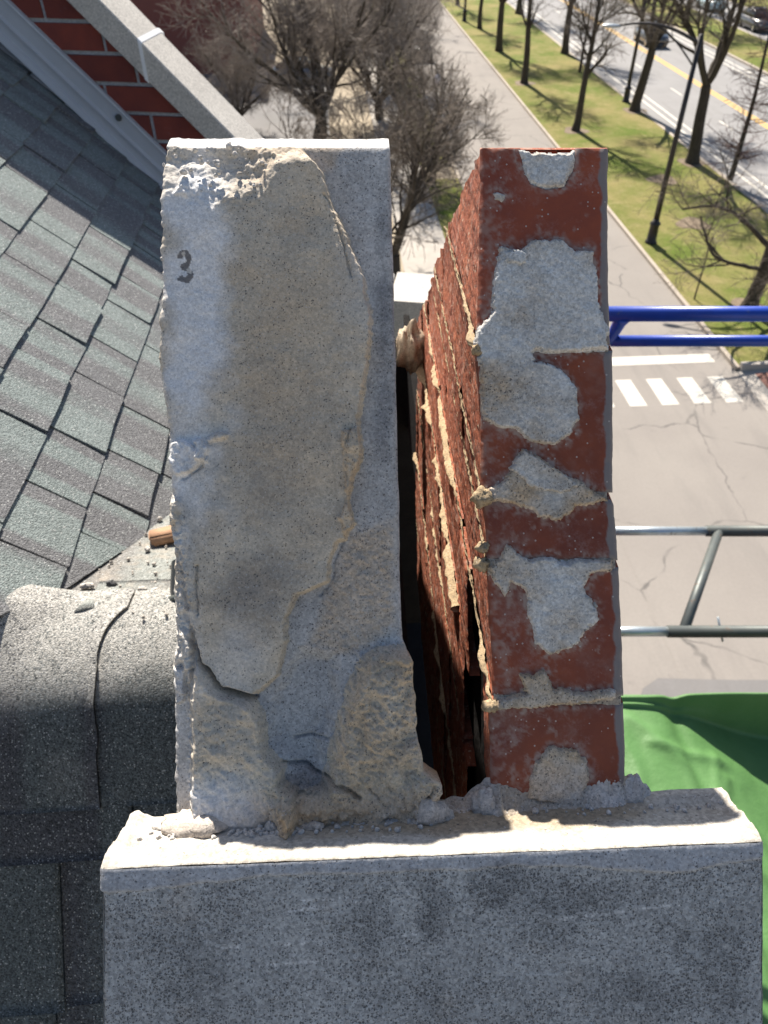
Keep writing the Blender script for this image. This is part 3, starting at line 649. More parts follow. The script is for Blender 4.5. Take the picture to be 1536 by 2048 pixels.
h = WF + .35 * fbm(mmU, mmD, 40, 4, 510) + .12 * fbm(mmU, mmD, 2.2, 2, 511) * (1 - sk) + .8 * sk + .35 * fbm(mmU, mmD, 7, 3, 512) * sk
h -= 2.2 * np.exp(-edge / 1.6) + .4 * np.exp(-mmD / 1.0)
Uw = UU + (np.minimum(edge, 6) < 6) * .0006 * fbm(mmD, mmU * 0, 5, 3, 515) - .0022 * sk * sstep(-160, -171, mmU)
V = copP(Uw, vtop(UU, h) - DV, h)
scr = np.zeros(UU.shape)
for (x0, y0, x1, y1, wd) in [(-75, 62, -40, 61, .9), (15, 60, 38, 58.5, .5), (-100, 51, -88, 50.4, .8), (-62, 50.5, -38, 49, .9), (105, 42, 145, 38.5, 1.0), (150, 37.5, 182, 36, .6), (-60, 30, -12, 26, .8), (-50, 24, -15, 23, .6), (-2, 49, 25, 47, .5)]:
    scr = np.maximum(scr, np.exp(-(pdist([(x0, y0), (x1, y1)], mmU, mmD + .5 * fbm(mmU, mmD, 4, 2, 520)) / wd) ** 2) * (fbm(mmU, mmD, 2.5, 3, 521) > -.15) * .8)
dk = np.zeros(UU.shape)
for (cx, cy, rx, ry, am) in [(28, 28, 12, 20, .55), (70, 26, 20, 20, .65), (118, 30, 22, 16, .6), (-10, 38, 20, 22, .35), (100, 48, 28, 10, .35), (205, 74, 30, 30, .45), (-118, 60, 40, 40, .25), (15, 75, 30, 20, .3), (165, 90, 40, 20, .35)]:
    dk = np.maximum(dk, am * np.clip(1.3 - np.sqrt(((mmU - cx) / rx) ** 2 + ((mmD - cy) / ry) ** 2) + .8 * fbm(mmU, mmD, 14, 4, 530), 0, 1))
at = dict(white=np.clip(scr * .6 + sk * 0, 0, 1), warm=np.clip(.3 * np.clip(fbm(mmU, mmD, 30, 4, 533) - .3, 0, 1), 0, 1), dark=np.clip(dk * 1.25 * (.55 + .9 * np.clip(.5 + fbm(mmU, mmD, 3.0, 3, 539), 0, 1)), 0, .9))
Fg = gridF(*UU.shape); isk = ctr(sk) > .5
v, f, a = submesh(V.reshape(-1, 3), Fg, at, ~isk); mesh('weathered_face', v, f, M['coping_front'], cop, a)
v, f, a = submesh(V.reshape(-1, 3), Fg, at, isk); mesh('cement_skim', v, f, M['skim'], cop, a)
# upper end, in the sun
ww = np.linspace(WF, -4, 48); WW, UE = np.meshgrid(ww, uu, indexing='ij'); mU, mW = UE * 1000, WW
hh = .5 * fbm(mU, mW, 40, 4, 540) + .12 * fbm(mU, mW, 3, 2, 541)
lc = sstep(-158 + 0 * mW, -168, mU + 4 * fbm(mU, mW, 12, 3, 542)); rc = sstep(212, 224, mU + .3 * (mW - 50) + 5 * fbm(mU, mW, 14, 4, 543))
hh += lc * (3.5 + 4 * np.abs(fbm(mU, mW, 9, 4, 544))) * sstep(WF, WF - 12, mW) + rc * (2.5 + 5 * np.abs(fbm(mU, mW, 10, 4, 545))) * sstep(WF + 2, WF - 14, mW)
hh += 4.0 * sstep(150, 196, mU + 12 * fbm(mU, mW, 30, 3, 546)) * sstep(14, 2, mW)
hh -= .9 * np.exp(-(WF - mW) / 1.2)
UE = UE - .0022 * sstep(-160, -171, mU) * sstep(WF - 40, WF, mW)
wsh = .6 * fbm(mU, mU * 0, 30, 4, 549) + .5 * fbm(mU, mU * 0, 5, 3, 548)
eU = np.minimum(np.abs(UE - UE[:1]), np.abs(UE[-1:] - UE)) * 1000
V = copP(UE, vtop(UE, WW) + hh * .001, WW + (wsh - 2.2 * np.exp(-eU / 1.6) - .4) * np.exp(-(WF - WW) / 4))
wm = np.clip(sstep(16, 34, 52 - mW + 6 * fbm(mU, mW * 2, 40, 4, 550)) * .75 * sstep(-60, 10, mU + 30 * fbm(mU, mW, 50, 3, 551)) * sstep(190, 150, mU), 0, 1)
mesh('sawn_end', V.reshape(-1, 3), gridF(*UE.shape)[:, ::-1], M['coping_end'], cop, dict(white=np.clip(.5 - wm + .5 * fbm(mU, mW * 3, 40, 4, 552), 0, 1), warm=wm, dark=np.zeros(UE.shape)))
for sgn, u0 in ((-1, UL), (1, UR)):
    dvv = np.linspace(.0005, .40, 60); w2 = np.linspace(WF - 1.2, -4, 20); D2, W2 = np.meshgrid(dvv, w2, indexing='ij'); U2 = np.full(D2.shape, u0) + sgn * .0004 * fbm(D2 * 1000, W2, 8, 3, 560)
    P = copP(U2, vtop(U2, W2) - D2, W2); zz = np.zeros(D2.size)
    mesh('side_face', P.reshape(-1, 3), gridF(*D2.shape), M['pale_mortar'], cop, dict(white=zz + .4, warm=zz, dark=zz))
V = copP(np.array([UL, UR, UR, UL]), np.array([-.6, -.6, -.215, -.215]), np.array([-5., -5, -5, -5])); mesh('underside', V, [(0, 1, 2, 3)], M['limestone'], cop, smooth=False)

# ---- crumbly mortar fillet where the leaves meet the coping end
fil = thing('mortar_fillet', 'crumbly grey mortar fillet along the joint between wall and coping end', 'mortar', bed(800, 1640, 5))
na = 420; ua = np.linspace(425, 1292, na); tt = np.linspace(0, 1, 26); UA, TT = np.meshgrid(ua, tt, indexing='ij')
hv = np.interp(ua, [425, 480, 560, 620, 700, 800, 860, 890, 930, 958, 990, 1012, 1040, 1080, 1110, 1160, 1200, 1235, 1262, 1292], [4, 7, 9, 8, 9, 10, 13, 6, 4, 14, 22, 20, 12, 9, 8, 13, 20, 21, 13, 2])
out = np.interp(ua, [425, 480, 560, 640, 760, 860, 930, 1000, 1060, 1100, 1180, 1240, 1292], [9, 14, 10, 7, 7, 9, 12, 14, 9, 7, 9, 8, 3])
hv = hv * (1 + .25 * fbm(ua, ua * 0, 30, 4, 570)); out = out * (1 + .3 * fbm(ua, ua * 0, 26, 4, 571)) + 1
base_w = np.interp(ua, [425, 560, 860, 905, 950, 1000, 1292], [8, 16, 18, -6, -6, 1, 1])
w = -2 + (base_w * .8)[:, None] * (1 - TT) + (out + base_w * .6)[:, None] * TT ** 1.6
vv = vtop((UA - 768) * MM, w) * 1000 + hv[:, None] * (1 - TT) ** 1.5 - .6
lump = 1.5 * fbm(UA, TT * 40, 20, 4, 575) + 1.2 * np.abs(fbm(UA, TT * 40, 9, 3, 576))
lump = lump * sstep(0, .3, TT) * sstep(1.0, .9, TT); w = w + lump; vv = vv + .8 * lump
P = copP((UA - 768) * MM, vv * .001, w); z = np.zeros(UA.size)
mesh('fillet_body', P.reshape(-1, 3), gridF(na, 26), M['pale_mortar'], fil, dict(white=np.clip(.15 + .6 * fbm(UA, TT * 60, 60, 4, 580), 0, .7), warm=np.clip(.25 + .4 * fbm(UA, TT * 60, 40, 4, 581), 0, 1), dark=z))
def on_end(a, w, up=0.0):
    u = (a - 768) * MM; return RO + u * RU + (vtop(u, w) + up * .001) * RV + w * .001 * RW
FL = [('pale broken mortar flake leaning at the slab foot, left corner', 405, 12, .013, (1.7, .8, .55), 'pale_mortar', .5), ('round grey mortar lump beside the rubble at slab foot', 552, 17, .0046, (1, 1, 1), 'pale_mortar', 0),
      ('flat brown mortar chip lying under the middle of the slab', 634, 17, .0058, (1.3, .7, .55), 'pale_mortar', .6), ('pale mortar crumb heaped at the base of the dark gap, left side', 866, 12, .010, (1.4, .7, .9), 'pale_mortar', .45),
      ('sunlit mortar lump at the brick corner beside the dark gap', 970, 3, .009, (1.0, .7, 1.0), 'pale_mortar', .25), ('small pale chip on the coping end near its left edge', 330, 10, .0035, (1.3, 1, .6), 'pale_mortar', .2),
      ('torn grey mortar flap standing at the right foot of the bricks', 1272, -2, .010, (.9, .7, 1.0), 'pale_mortar', 0), ('flat buff chip resting on the right end of the coping', 1408, 4, .005, (1.8, .8, .4), 'pale_mortar', .5)]
for k, (lb, a, w, r, sq, mt, wmv) in enumerate(FL):
    c = on_end(a, w, r * 1000 * sq[2] * .35); v, f = clod((0, 0, 0), r, 600 + 7 * k, 14)
    P = v[:, :1] * sq[0] * RU + v[:, 1:2] * sq[1] * RW + v[:, 2:] * sq[2] * RV + c
    o = mesh('mortar_chunk', P - c, f, M[mt], None, dict(white=np.full(len(v), .3), warm=np.full(len(v), wmv), dark=np.zeros(len(v)))); o.location = c
    tag(o, lb, 'mortar chunk', 'loose mortar chunks on the coping end')
rr = np.random.RandomState(3); parts = []
for k in range(230):
    a = rr.choice([rr.uniform(470, 600), rr.uniform(560, 860), rr.uniform(240, 470), rr.uniform(1000, 1300), rr.uniform(1300, 1430)], p=[.5, .2, .12, .1, .08]); w = rr.uniform(8, 24) if a < 900 else rr.uniform(0, 16)
    v, f = clod(on_end(a, w, .4), rr.uniform(.0007, .0024), 700 + k, 5); parts.append((v, [tuple(q) for q in f]))
v, f = join(parts); z = np.zeros(len(v))
tag(mesh('mortar_crumbs', v, f, M['pale_mortar'], None, dict(white=z + .4, warm=z + .1, dark=z)), 'fine mortar crumbs scattered over the coping end', 'rubble', None, 'stuff')
v, f = [], []
parts = []
for k in range(60):     # powdery clods on the eroded top of the slab coat and along its broken left arris
    if k < 46: a, b, w = rr.uniform(335, 600), rr.uniform(300, 410), rr.uniform(2, 8)
    else: b = rr.uniform(300, 1500); a = float(interp(Lp, b)) + rr.uniform(-5, 6); w = rr.uniform(-8, 3)
    vv_, ff_ = clod(bed(a, b, w), rr.uniform(.0006, .0022) * rr.uniform(.5, 1.3), 900 + k, 6); parts.append((vv_, [tuple(q) for q in ff_]))
v, f = join(parts); z = np.zeros(len(v))
tag(mesh('mortar_grit', v, f, M['pale_mortar'], slab, dict(white=z + .5, warm=z + .2, dark=z)), kind='stuff')

# ------------------------------------------------------------------ house roof: near slope, ridge caps, far slope
body = thing('house', 'brick house body under the shingled roofs', 'house', (-2.2, .4, 0))
V, F = box(-4.5, -.14, -1.35, 2.3, 0, 10.2); mesh('wall', V, F, M['red_wall'], body, smooth=False)
V, F = box(-4.6, .10, 2.05, 6.0, 0, 10.6); mesh('wall', V, F, M['red_wall'], body, smooth=False)
roof = thing('main_roof', 'dark shaded shingle slope and rounded ridge left of the coping stone', 'roof', (-1.2, .45, 12.0))
def nearP(x, q, n=0.0):
    x = np.asarray(x, float); q = np.asarray(q, float)
    return np.stack([x, .5232 - .6691 * q - .7431 * n, 12.2051 - .7431 * q + .6691 * n], -1)
def add_uv(o, uv):
    me = o.data; l = me.uv_layers.new(name='UVMap'); idx = np.empty(len(me.loops), np.int32); me.loops.foreach_get('vertex_index', idx)
    l.data.foreach_set('uv', np.asarray(uv, np.float32)[idx].ravel())
V = np.concatenate([nearP([-4.4, -.135, -.135, -4.4], [0, 0, 2.6, 2.6], -.004)]); mesh('roof_deck', V, [(0, 1, 2, 3)], M['roof_deck'], roof, smooth=False)
rs = random.Random(11)
rowsq = [.055, .168, .343, .515, .69, .86, 1.03]
heads = {0: [-.275], 1: [-.3655], 2: [-.378], 3: [-.30], 4: [-.39], 5: [-.33]}
for r in range(6):
    q0, q1 = rowsq[r], rowsq[r + 1]; xs = [-.137]; x = heads[r][0]
    while x > -1.5: xs.append(x); x -= rs.uniform(.22, .34)
    for x1, x0 in zip(xs[:-1], xs[1:]):
        nx, nq = max(3, int((x1 - x0) / .012)), 12; X, Q = np.meshgrid(np.linspace(x0 + .0012, x1 - .0012, nx), np.linspace(q0 - .03, q1 + rs.uniform(-.004, .004), nq), indexing='ij')
        tl = .002 + .0045 * (Q - q0 + .03) / (q1 - q0 + .03) + .0008 * fbm(X * 1000, Q * 1000, 90, 3, 40 + r)
        top = nearP(X, Q, tl).reshape(-1, 3); lip = nearP(X[:, -1], Q[:, -1], -.002); sd0 = nearP(X[0], Q[0], -.002); sd1 = nearP(X[-1], Q[-1], -.002)
        F = gridF(nx, nq)[:, ::-1].tolist(); n0 = nx * nq
        F += [(i * nq + nq - 1, (i + 1) * nq + nq - 1, n0 + i + 1, n0 + i) for i in range(nx - 1)]
        F += [(j, j + 1, n0 + nx + j + 1, n0 + nx + j) for j in range(nq - 1)] + [((nx - 1) * nq + j, (nx - 1) * nq + j + 1, n0 + nx + nq + j + 1, n0 + nx + nq + j) for j in range(nq - 1)]
        Va = np.concatenate([top, lip, sd0, sd1]); o = mesh('shingle', Va, F, M['shingle_near'], roof, dict(sun_dust=np.zeros(len(Va))))
        u = np.concatenate([((X - x0) / .2).ravel(), (X[:, -1] - x0) / .2, X[0] * 0, X[-1] * 0 + (x1 - x0) / .2]); add_uv(o, np.stack([u, u * 0], 1))
# ridge cap shingles
B0 = np.array([.5232, 12.2051])
kn = np.array([(.5232, 12.2051), (.538, 12.2205), (.553, 12.2335), (.570, 12.2445), (.588, 12.2525), (.608, 12.2585), (.630, 12.2615), (.650, 12.2615), (.672, 12.2575)])
tt0 = np.linspace(0, 1, len(kn)); tq = np.linspace(0, 1, 26); arc = np.stack([np.interp(tq, tt0, kn[:, 0]), np.interp(tq, tt0, kn[:, 1])], 1)
for _ in range(3): arc[1:-1] = (arc[:-2] + 2 * arc[1:-1] + arc[2:]) / 4
B2 = arc[-1]
lo = np.stack([B0[0] - .6691 * np.linspace(.103, .004, 14), B0[1] - .7431 * np.linspace(.103, .004, 14)], 1)
fa = np.stack([B2[0] + np.linspace(.004, .016, 4), B2[1] - .325 * np.linspace(.004, .016, 4)], 1); sec = np.concatenate([lo, arc, fa])
tg = np.gradient(sec, axis=0); tg /= np.linalg.norm(tg, axis=1)[:, None]; nr = np.stack([-tg[:, 1], tg[:, 0]], 1)
capx = [-.137, -.314, -.60, -.89, -1.18, -1.47]
for k, (x1, x0) in enumerate(zip(capx[:-1], capx[1:])):
    nx = 26; X = np.linspace(x0 - .02, x1, nx); Xg, I = np.meshgrid(X, np.arange(len(sec)), indexing='ij')
    skew = .03 * np.clip((I - 26) / 10, 0, 1) ** 2 + .004 * fbm(I * 10., I * 0. + k, 60, 3, 45)
    lift = .0085 - .0055 * (x1 - Xg) / (x1 - x0) + .0012 * fbm(Xg * 1000, I * 5., 70, 3, 46 + k) + .0008 * k
    lift = .004 + .0045 * (Xg - x0) / (x1 - x0) + .0012 * fbm(Xg * 1000, I * 5., 70, 3, 46 + k)
    yz = sec[I] + nr[I] * lift[..., None]; yz[..., 1] += np.maximum(0, -.385 - Xg) * .34 * sstep(.55, .66, yz[..., 0]) * (Xg > -1.2); P = np.stack([Xg + skew, yz[..., 0], yz[..., 1]], -1)
    und = np.stack([Xg[-1] + skew[-1], (sec - nr * .003)[:, 0], (sec - nr * .003)[:, 1]], -1); ns = len(sec)
    bl = np.stack([Xg[:, 0], np.full(nx, sec[0, 0] - nr[0, 0] * .004), np.full(nx, sec[0, 1] - nr[0, 1] * .004)], -1)
    F = gridF(nx, ns).tolist() + [((nx - 1) * ns + j, (nx - 1) * ns + j + 1, nx * ns + j + 1, nx * ns + j) for j in range(ns - 1)]
    F += [(i * ns, (i + 1) * ns, nx * ns + ns + i + 1, nx * ns + ns + i) for i in range(nx - 1)]
    o = mesh('ridge_cap', np.concatenate([P.reshape(-1, 3), und, bl]), F, M['shingle_near'], roof, dict(sun_dust=np.concatenate([sstep(.05, .28, nr[I][..., 1] - .62 + .12 * fbm(Xg * 1000, I * 9., 60, 4, 61)).ravel() , np.zeros(ns + nx)]))); uvx = np.concatenate([(Xg / .25).ravel(), und[:, 0] / .25, bl[:, 0] / .25]); add_uv(o, np.stack([uvx, uvx * 0], 1))  # paler where the cap faces up: sunlight put into the colour
# far slope (cricket behind the ridge): two lapped sheets
def farP(x, y, n=0.0): return np.stack([x, y, 12.276 - .325 * (y - .61) + n], -1)
for k, (ya, yb, xa, xb, n0) in enumerate([(.668, 1.9, -1.6, -.12, -.003), (.669, .705, -1.6, -.352, -.001), (.669, .725, -.345, -.215, -.0015)]):
    nx, ny = int((xb - xa) / .02) + 2, int((yb - ya) / .012) + 3; X, Y = np.meshgrid(np.linspace(xa, xb, nx), np.linspace(ya, yb, ny), indexing='ij')
    Yw = Y + (.006 * fbm(X * 1000, X * 0, 90, 3, 52 + k)) * (Y - ya) / (yb - ya); n = n0 + .0012 * fbm(X * 1000, Y * 1000, 120, 4, 50 + k) + (.003 * np.clip((Y - ya) / (yb - ya), 0, 1) if k else 0)
    n = n + np.maximum(0, -.385 - X) * .30 * (X > -1.2); V = farP(X, Yw, n); lip = farP(X[:, -1], Yw[:, -1], -.006); F = gridF(nx, ny)[:, ::-1].tolist() + [(i * ny + ny - 1, (i + 1) * ny + ny - 1, nx * ny + i + 1, nx * ny + i) for i in range(nx - 1)]
    o = mesh('roof_sheet', np.concatenate([V.reshape(-1, 3), lip]), F, M['roof_field'], roof); uvx = np.concatenate([(X / .3).ravel(), lip[:, 0] / .3]); add_uv(o, np.stack([uvx, uvx * 0], 1))

for k, (x0, x1, y, rot) in enumerate([(-.47, -.40, .640, .1), (-.352, -.328, .646, .3)]):
    xs_ = np.linspace(x0, x1, 8); yy_ = y + rot * (xs_ - x0); zc_ = np.interp(yy_, [.61, .63, .65, .672, .9], [12.2665, 12.2695, 12.2695, 12.262, 12.188]) + .34 * np.maximum(0, -.385 - xs_)
    up_ = .003 * np.sin(np.linspace(.2, 3.0, 8)); V = np.concatenate([np.stack([xs_, yy_ - .001, zc_ + up_], 1), np.stack([xs_, yy_ + .03, zc_ - .006], 1), np.stack([xs_, yy_ - .0015, zc_ + up_ - .0025], 1)])
    i = np.arange(7); F = np.concatenate([np.stack([i, i + 1, i + 9, i + 8], 1), np.stack([i + 16, i + 17, i + 1, i], 1), np.stack([i + 8, i + 9, i + 17, i + 16], 1)])
    o = mesh('lifted_tab', V, F, M['roof_field'], roof); add_uv(o, np.zeros((24, 2)))
# ---- cross roof falling to the right
cross = thing('side_roof', 'sunlit grey-green shingle slope on the left, half shaded by the parapet', 'roof', (-.9, 1.3, 12.5))
RP = np.array([-.6437, 2.194, 12.4749]); RS = np.array([0, 1., 0]); RT = np.array([.7433, 0, -.669]); RN = np.array([.669, 0, .7433])
def rp(s, t, n=0.0): return RP + np.asarray(s)[..., None] * RS + np.asarray(t)[..., None] * RT + np.asarray(n)[..., None] * RN
def halfplane(p, q, inside):
    a, b = q[1] - p[1], -(q[0] - p[0]); c = a * p[0] + b * p[1]
    if a * inside[0] + b * inside[1] > c: a, b, c = -a, -b, -c
    return a, b, c
inn = (-.9, .1); VAL = halfplane((-1.4956, .3395), (-1.2571, .4718), inn); VAL2 = halfplane((-1.572, .275), (-1.4956, .3395), inn); TOPW = (1.0, .21, .06)
deck = clip_poly([(-2.6, -1.2), (.3, -1.2), (.3, 1.6), (-2.6, 1.6)], [VAL, VAL2, TOPW, (-1, 0, 2.6)])
mesh('roof_deck', rp([p[0] for p in deck], [p[1] for p in deck], [-.004] * len(deck)), [tuple(range(len(deck)))], M['roof_deck'], cross, smooth=False)
tk = [.05 + .0957 * k for k in range(-9, 12)]
seeds = {0: [-.815, -.648, -.99, -1.13], 1: [-.804, -.943, -1.055, -1.217, -.69, -.52], 2: [-.626, -.75, -.90, -1.026, -1.194, -1.327, -1.452], 3: [-.822, -1.043, -1.175, -1.285, -1.375], -1: [-.72, -.86]}
rs = random.Random(21)
for r in range(len(tk) - 1):
    t0, t1 = tk[r], tk[r + 1]; k = r - 9
    cuts = sorted(seeds.get(k, [])); 
    if not cuts: cuts = [-.9 + rs.uniform(-.1, .1)]
    while cuts[0] > -2.4: cuts.insert(0, cuts[0] - rs.choice([.12, .14, .165, .21]))
    while cuts[-1] < .1: cuts.append(cuts[-1] + rs.choice([.12, .14, .165, .21]))
    for s0, s1 in zip(cuts[:-1], cuts[1:]):
        j0, j1 = rs.uniform(-.003, .003), rs.uniform(-.003, .003); poly = [(s0 + .0022, t0 - .03), (s1 - .0022, t0 - .03), (s1 - .0022, t1 + j1), ((s0 + s1) / 2, t1 + (j0 + j1) / 2 + rs.uniform(-.002, .002)), (s0 + .0022, t1 + j0)]
        poly = clip_poly(poly, [VAL, VAL2, TOPW])
        if not poly or area(poly) < 2e-4: continue
        thick = rs.choice([.004, .0055, .0085]); skw = rs.uniform(-.001, .001)
        n = [.0015 + thick * max(0, (p[1] - t0 + .03)) / (t1 - t0 + .03) + skw * (p[0] - s0) / (s1 - s0) for p in poly]
        m = len(poly); V = np.concatenate([rp([p[0] for p in poly], [p[1] for p in poly], n), rp([p[0] for p in poly], [p[1] for p in poly], [-.002] * m)])
        F = [tuple(range(m))] + [(i, i + m, (i + 1) % m + m, (i + 1) % m) for i in range(m)]
        o = mesh('shingle', V, F, M['shingle'], cross, smooth=False); u = [(p[0] - s0) / (s1 - s0) for p in poly] * 2; add_uv(o, np.stack([u, np.zeros(2 * m)], 1))

# ---- raked brick parapet with coping and metal flashing
par = thing('brick_parapet', 'raked red brick parapet with pale stone coping and white metal flashing', 'parapet wall', (-.8, 2.2, 11.5))
WP = np.array([-.3657, 2.1317, 12.5975]); WE = np.array([.9758, -.2187, 0.]); WN = np.array([-.2187, -.9758, 0.])     # WN faces the viewer
def wp(e, z, n=0.0): return WP + np.asarray(e)[..., None] * WE + np.asarray(z)[..., None] * ZZ + np.asarray(n)[..., None] * WN
CS = -.993
def cop_z(e): return .129 + CS * (e + .224)
def trim_z(e): return .126 - 1.0 * (e + .392)
E0, E1 = -1.5, .62
def swept(profile, e0, e1, zf, slope_fn=None):
    """profile: (dz, n) points swept along the rake"""
    P = []
    for e in (e0, e1): P.append(wp([e] * len(profile), [zf(e) + p[0] for p in profile], [p[1] for p in profile]))
    n = len(profile); V = np.concatenate(P); F = [(i, (i + 1) % n, n + (i + 1) % n, n + i) for i in range(n)] + [tuple(range(n))[::-1], tuple(range(n, 2 * n))]
    return V, F
V = np.concatenate([wp([E0, E1, E1, E0], [trim_z(E0) - .3, trim_z(E1) - .5, cop_z(E1) + .01, cop_z(E0) + .01], [n_] * 4) for n_ in (-.006, -.11)])
mesh('wall_mortar', V, [(0, 1, 2, 3), (7, 6, 5, 4), (0, 4, 5, 1), (1, 5, 6, 2), (2, 6, 7, 3), (3, 7, 4, 0)], M['wall_mortar'], par, smooth=False)
zj0, dzj = .0855, .0663; headp = {1: -.313, 0: -.174, -1: -.105, -2: -.20, -3: -.09}
rs = random.Random(8)
for k in range(-9, 22):
    z1 = zj0 + dzj * k - .0045; z0 = z1 - dzj + .0095; e = headp.get(k, -.174 + (.105 if k % 2 else 0) + rs.uniform(-.02, .02)); e -= .213 * 12
    while e < E1:
        poly = [(e + .005, z0), (e + .208, z0), (e + .208, z1), (e + .005, z1)]
        # keep only between flashing and coping
        poly = clip_poly(poly, [(-CS, 1, .129 + CS * .224 - .012), (-1.0, -1, -(.126 - .392) + .06), (1, 0, .60), (-1, 0, 1.45)]) if True else poly
        if poly and area(poly) > 4e-4:
            m = len(poly); jn = rs.uniform(-.0012, .0012); ev = [p[0] for p in poly]; zv = [p[1] for p in poly]
            ce, cz = sum(ev) / m, sum(zv) / m; f_ = .985
            V = np.concatenate([wp([ce + (x - ce) * f_ for x in ev], [cz + (x - cz) * .975 for x in zv], [jn + .0008] * m), wp(ev, zv, [jn - .001] * m), wp(ev, zv, [-.05] * m)])
            F = [tuple(range(m))] + [(i, i + m, (i + 1) % m + m, (i + 1) % m) for i in range(m)] + [(i + m, i + 2 * m, (i + 1) % m + 2 * m, (i + 1) % m + m) for i in range(m)]
            mesh('brick', V, F, M['wall_brick'], par, smooth=False)
        e += .213
# coping stones along the rake
M['coping_pale'] = mineral('coping_pale', (.56, .525, .475), (.46, .43, .39), 8, 420, .06, .05, None, None, None, .0006)
th = .085
def cop_prof(): return [(.0, .030), (.004, .034), (th - .004, .034), (th, .030), (th + .001, -.094), (th - .004, -.098), (0, -.098)]
jts = [-1.5, -.80, -.066, .545]
for a, b in zip(jts[:-1], jts[1:]):
    V, F = swept(cop_prof(), a + .004, b - .004, lambda e: cop_z(e) - .002); mesh('coping', V, F, M['coping_pale'], par, smooth=False)
for e in jts[1:-1]:
    V, F = swept([(-.001, .0345), (th - .003, .0350), (th + .0012, .0315), (th + .0022, -.098), (th - .002, -.112), (th - .01, -.112), (th - .01, -.05), (0, -.05)], e - .0045, e + .0045, lambda x: cop_z(x) - .002); mesh('sealant_joint', V, F, M['sealant'], par, smooth=False)
V = np.concatenate([wp([.545, .86, .86, .545], [-.84, -.84, -.555, -.555], [n_] * 4) for n_ in (.06, -.13)])
mesh('kneeler_stone', V, [(0, 1, 2, 3), (7, 6, 5, 4), (0, 4, 5, 1), (1, 5, 6, 2), (2, 6, 7, 3), (3, 7, 4, 0)], M['coping_pale'], par, smooth=False)
# flashing
fl_prof = [(.002, .002), (.0, .012), (-.006, .014), (-.010, .008), (-.058, .010), (-.064, .019), (-.069, .019), (-.074, .012), (-.100, .016), (-.104, .024), (-.122, .030), (-.124, .020), (-.124, .001)]
V, F = swept(fl_prof, -1.45, .56, trim_z); mesh('flashing', V, F, M['white_trim'], par, smooth=False)
c = wp(-.173, -.122, .010); V, F = tube([c, c + WN * .004], .0085, 14); mesh('screw_cap', V, F, M['dark_steel'], par, smooth=False)
for k in range(-8, 9):     # stepped flashing pieces slipping under each shingle course
    tc = .05 + .0957 * k; sE = .048 - .21 * (tc + .227); P0 = rp(sE - .016, tc, .0075); P1 = rp(sE - .008, tc - .09, .004)
    V = [P0, P1, P1 + RS * .05 + RN * .02, P0 + RS * .05 + RN * .02]; V += [p - RN * .002 for p in V]
    mesh('step_flashing', np.array(V), [(0, 1, 2, 3), (7, 6, 5, 4), (0, 4, 5, 1), (1, 5, 6, 2), (2, 6, 7, 3), (3, 7, 4, 0)], M['white_trim'], par, smooth=False)

# ---- bits lying on the cricket
def stone(c, r, sd, sq, mat, lb, nm='pebble', cat='pebble', grp='pebbles on the roof behind the ridge'):
    v, f = clod((0, 0, 0), r, sd, 9); o = mesh(nm, v * np.array(sq), f, M[mat], None, dict(white=np.zeros(len(v)) + .4, warm=np.full(len(v), .3), dark=np.zeros(len(v)))); o.location = c; tag(o, lb, cat, grp); return o
def cut_chip(c, sz, rz, sd):
    rr_ = random.Random(sd); V, F = box(-sz[0], sz[0], -sz[1], sz[1], -sz[2], sz[2]); V = V * np.array([[rr_.uniform(.75, 1.1) for _ in range(3)] for _ in range(8)])
    bm = bmesh.new(); vs_ = [bm.verts.new(v) for v in V]; [bm.faces.new([vs_[i] for i in f]) for f in F]; bmesh.ops.bevel(bm, geom=bm.edges[:], offset=.0025, segments=2, affect='EDGES')
    me = bpy.data.meshes.new('brick_chip'); bm.to_mesh(me); bm.free(); o = link('brick_chip', me, M['orange_brick']); o.location = c; o.rotation_euler = (-.3, 0, rz); return o
o = cut_chip(farP(-.279, .850, .009), (.024, .020, .008), .2, 1); tag(o, 'orange brick chip lying on the roof beside the limestone slab', 'brick chip')
for k, (x, y, r, sq, mt, lb) in enumerate([(-.3577, .7137, .0062, (1.5, .8, .6), 'pale_mortar', 'whitish flat pebble on the roof, left of the dark pebble'), (-.3255, .7171, .0055, (1.3, .8, .8), 'roof_tar', 'small dark pebble alone on the powdery roof'),
                                           (-.2605, .6884, .0058, (1.3, .9, .7), 'pale_mortar', 'cream pebble near the black gutter end'), (-.2939, .874, .0050, (1, 1, 1), 'pale_mortar', 'pale pebble touching the orange brick chip'),
                                           (-.304, .9206, .0045, (1, 1, 1), 'pale_mortar', 'pale pebble up by the shingle edge above the brick chip'), (-.2797, .6993, .0045, (1.2, 1, .7), 'pale_mortar', 'buff pebble left of the cream pebble'), (-.30, .815, .0045, (1, 1, .8), 'pale_mortar', 'pale pebble in front of the orange brick chip')]):
    stone(farP(x, y, r * .5), r, 1000 + k, sq, mt, lb)
parts = []; rr = np.random.RandomState(9)
for k in range(170):
    x = -.16 - abs(rr.normal(0, .12)); y = rr.uniform(.63, .98)
    v, f = clod(farP(x, y, .001), rr.uniform(.0007, .0028), 1100 + k, 5); parts.append((v, [tuple(q) for q in f]))
v, f = join(parts); z = np.zeros(len(v)); tag(mesh('roof_grit', v, f, M['pale_mortar'], None, dict(white=z + .3, warm=z + .35, dark=z)), 'mortar grit scattered on the roof behind the ridge', 'grit', None, 'stuff')
g = thing('gutter_end', 'round black drain outlet on the roof at the edge of the slab', 'drain', farP(-.214, .692, 0))
gc = np.array(farP(-.214, .692, .010)); V, F = tube([gc + np.array([0, -.02, -.012]), gc + np.array([0, .03, .012])], .025, 20, False); mesh('pipe', V, F, M['gutter_black'], g)
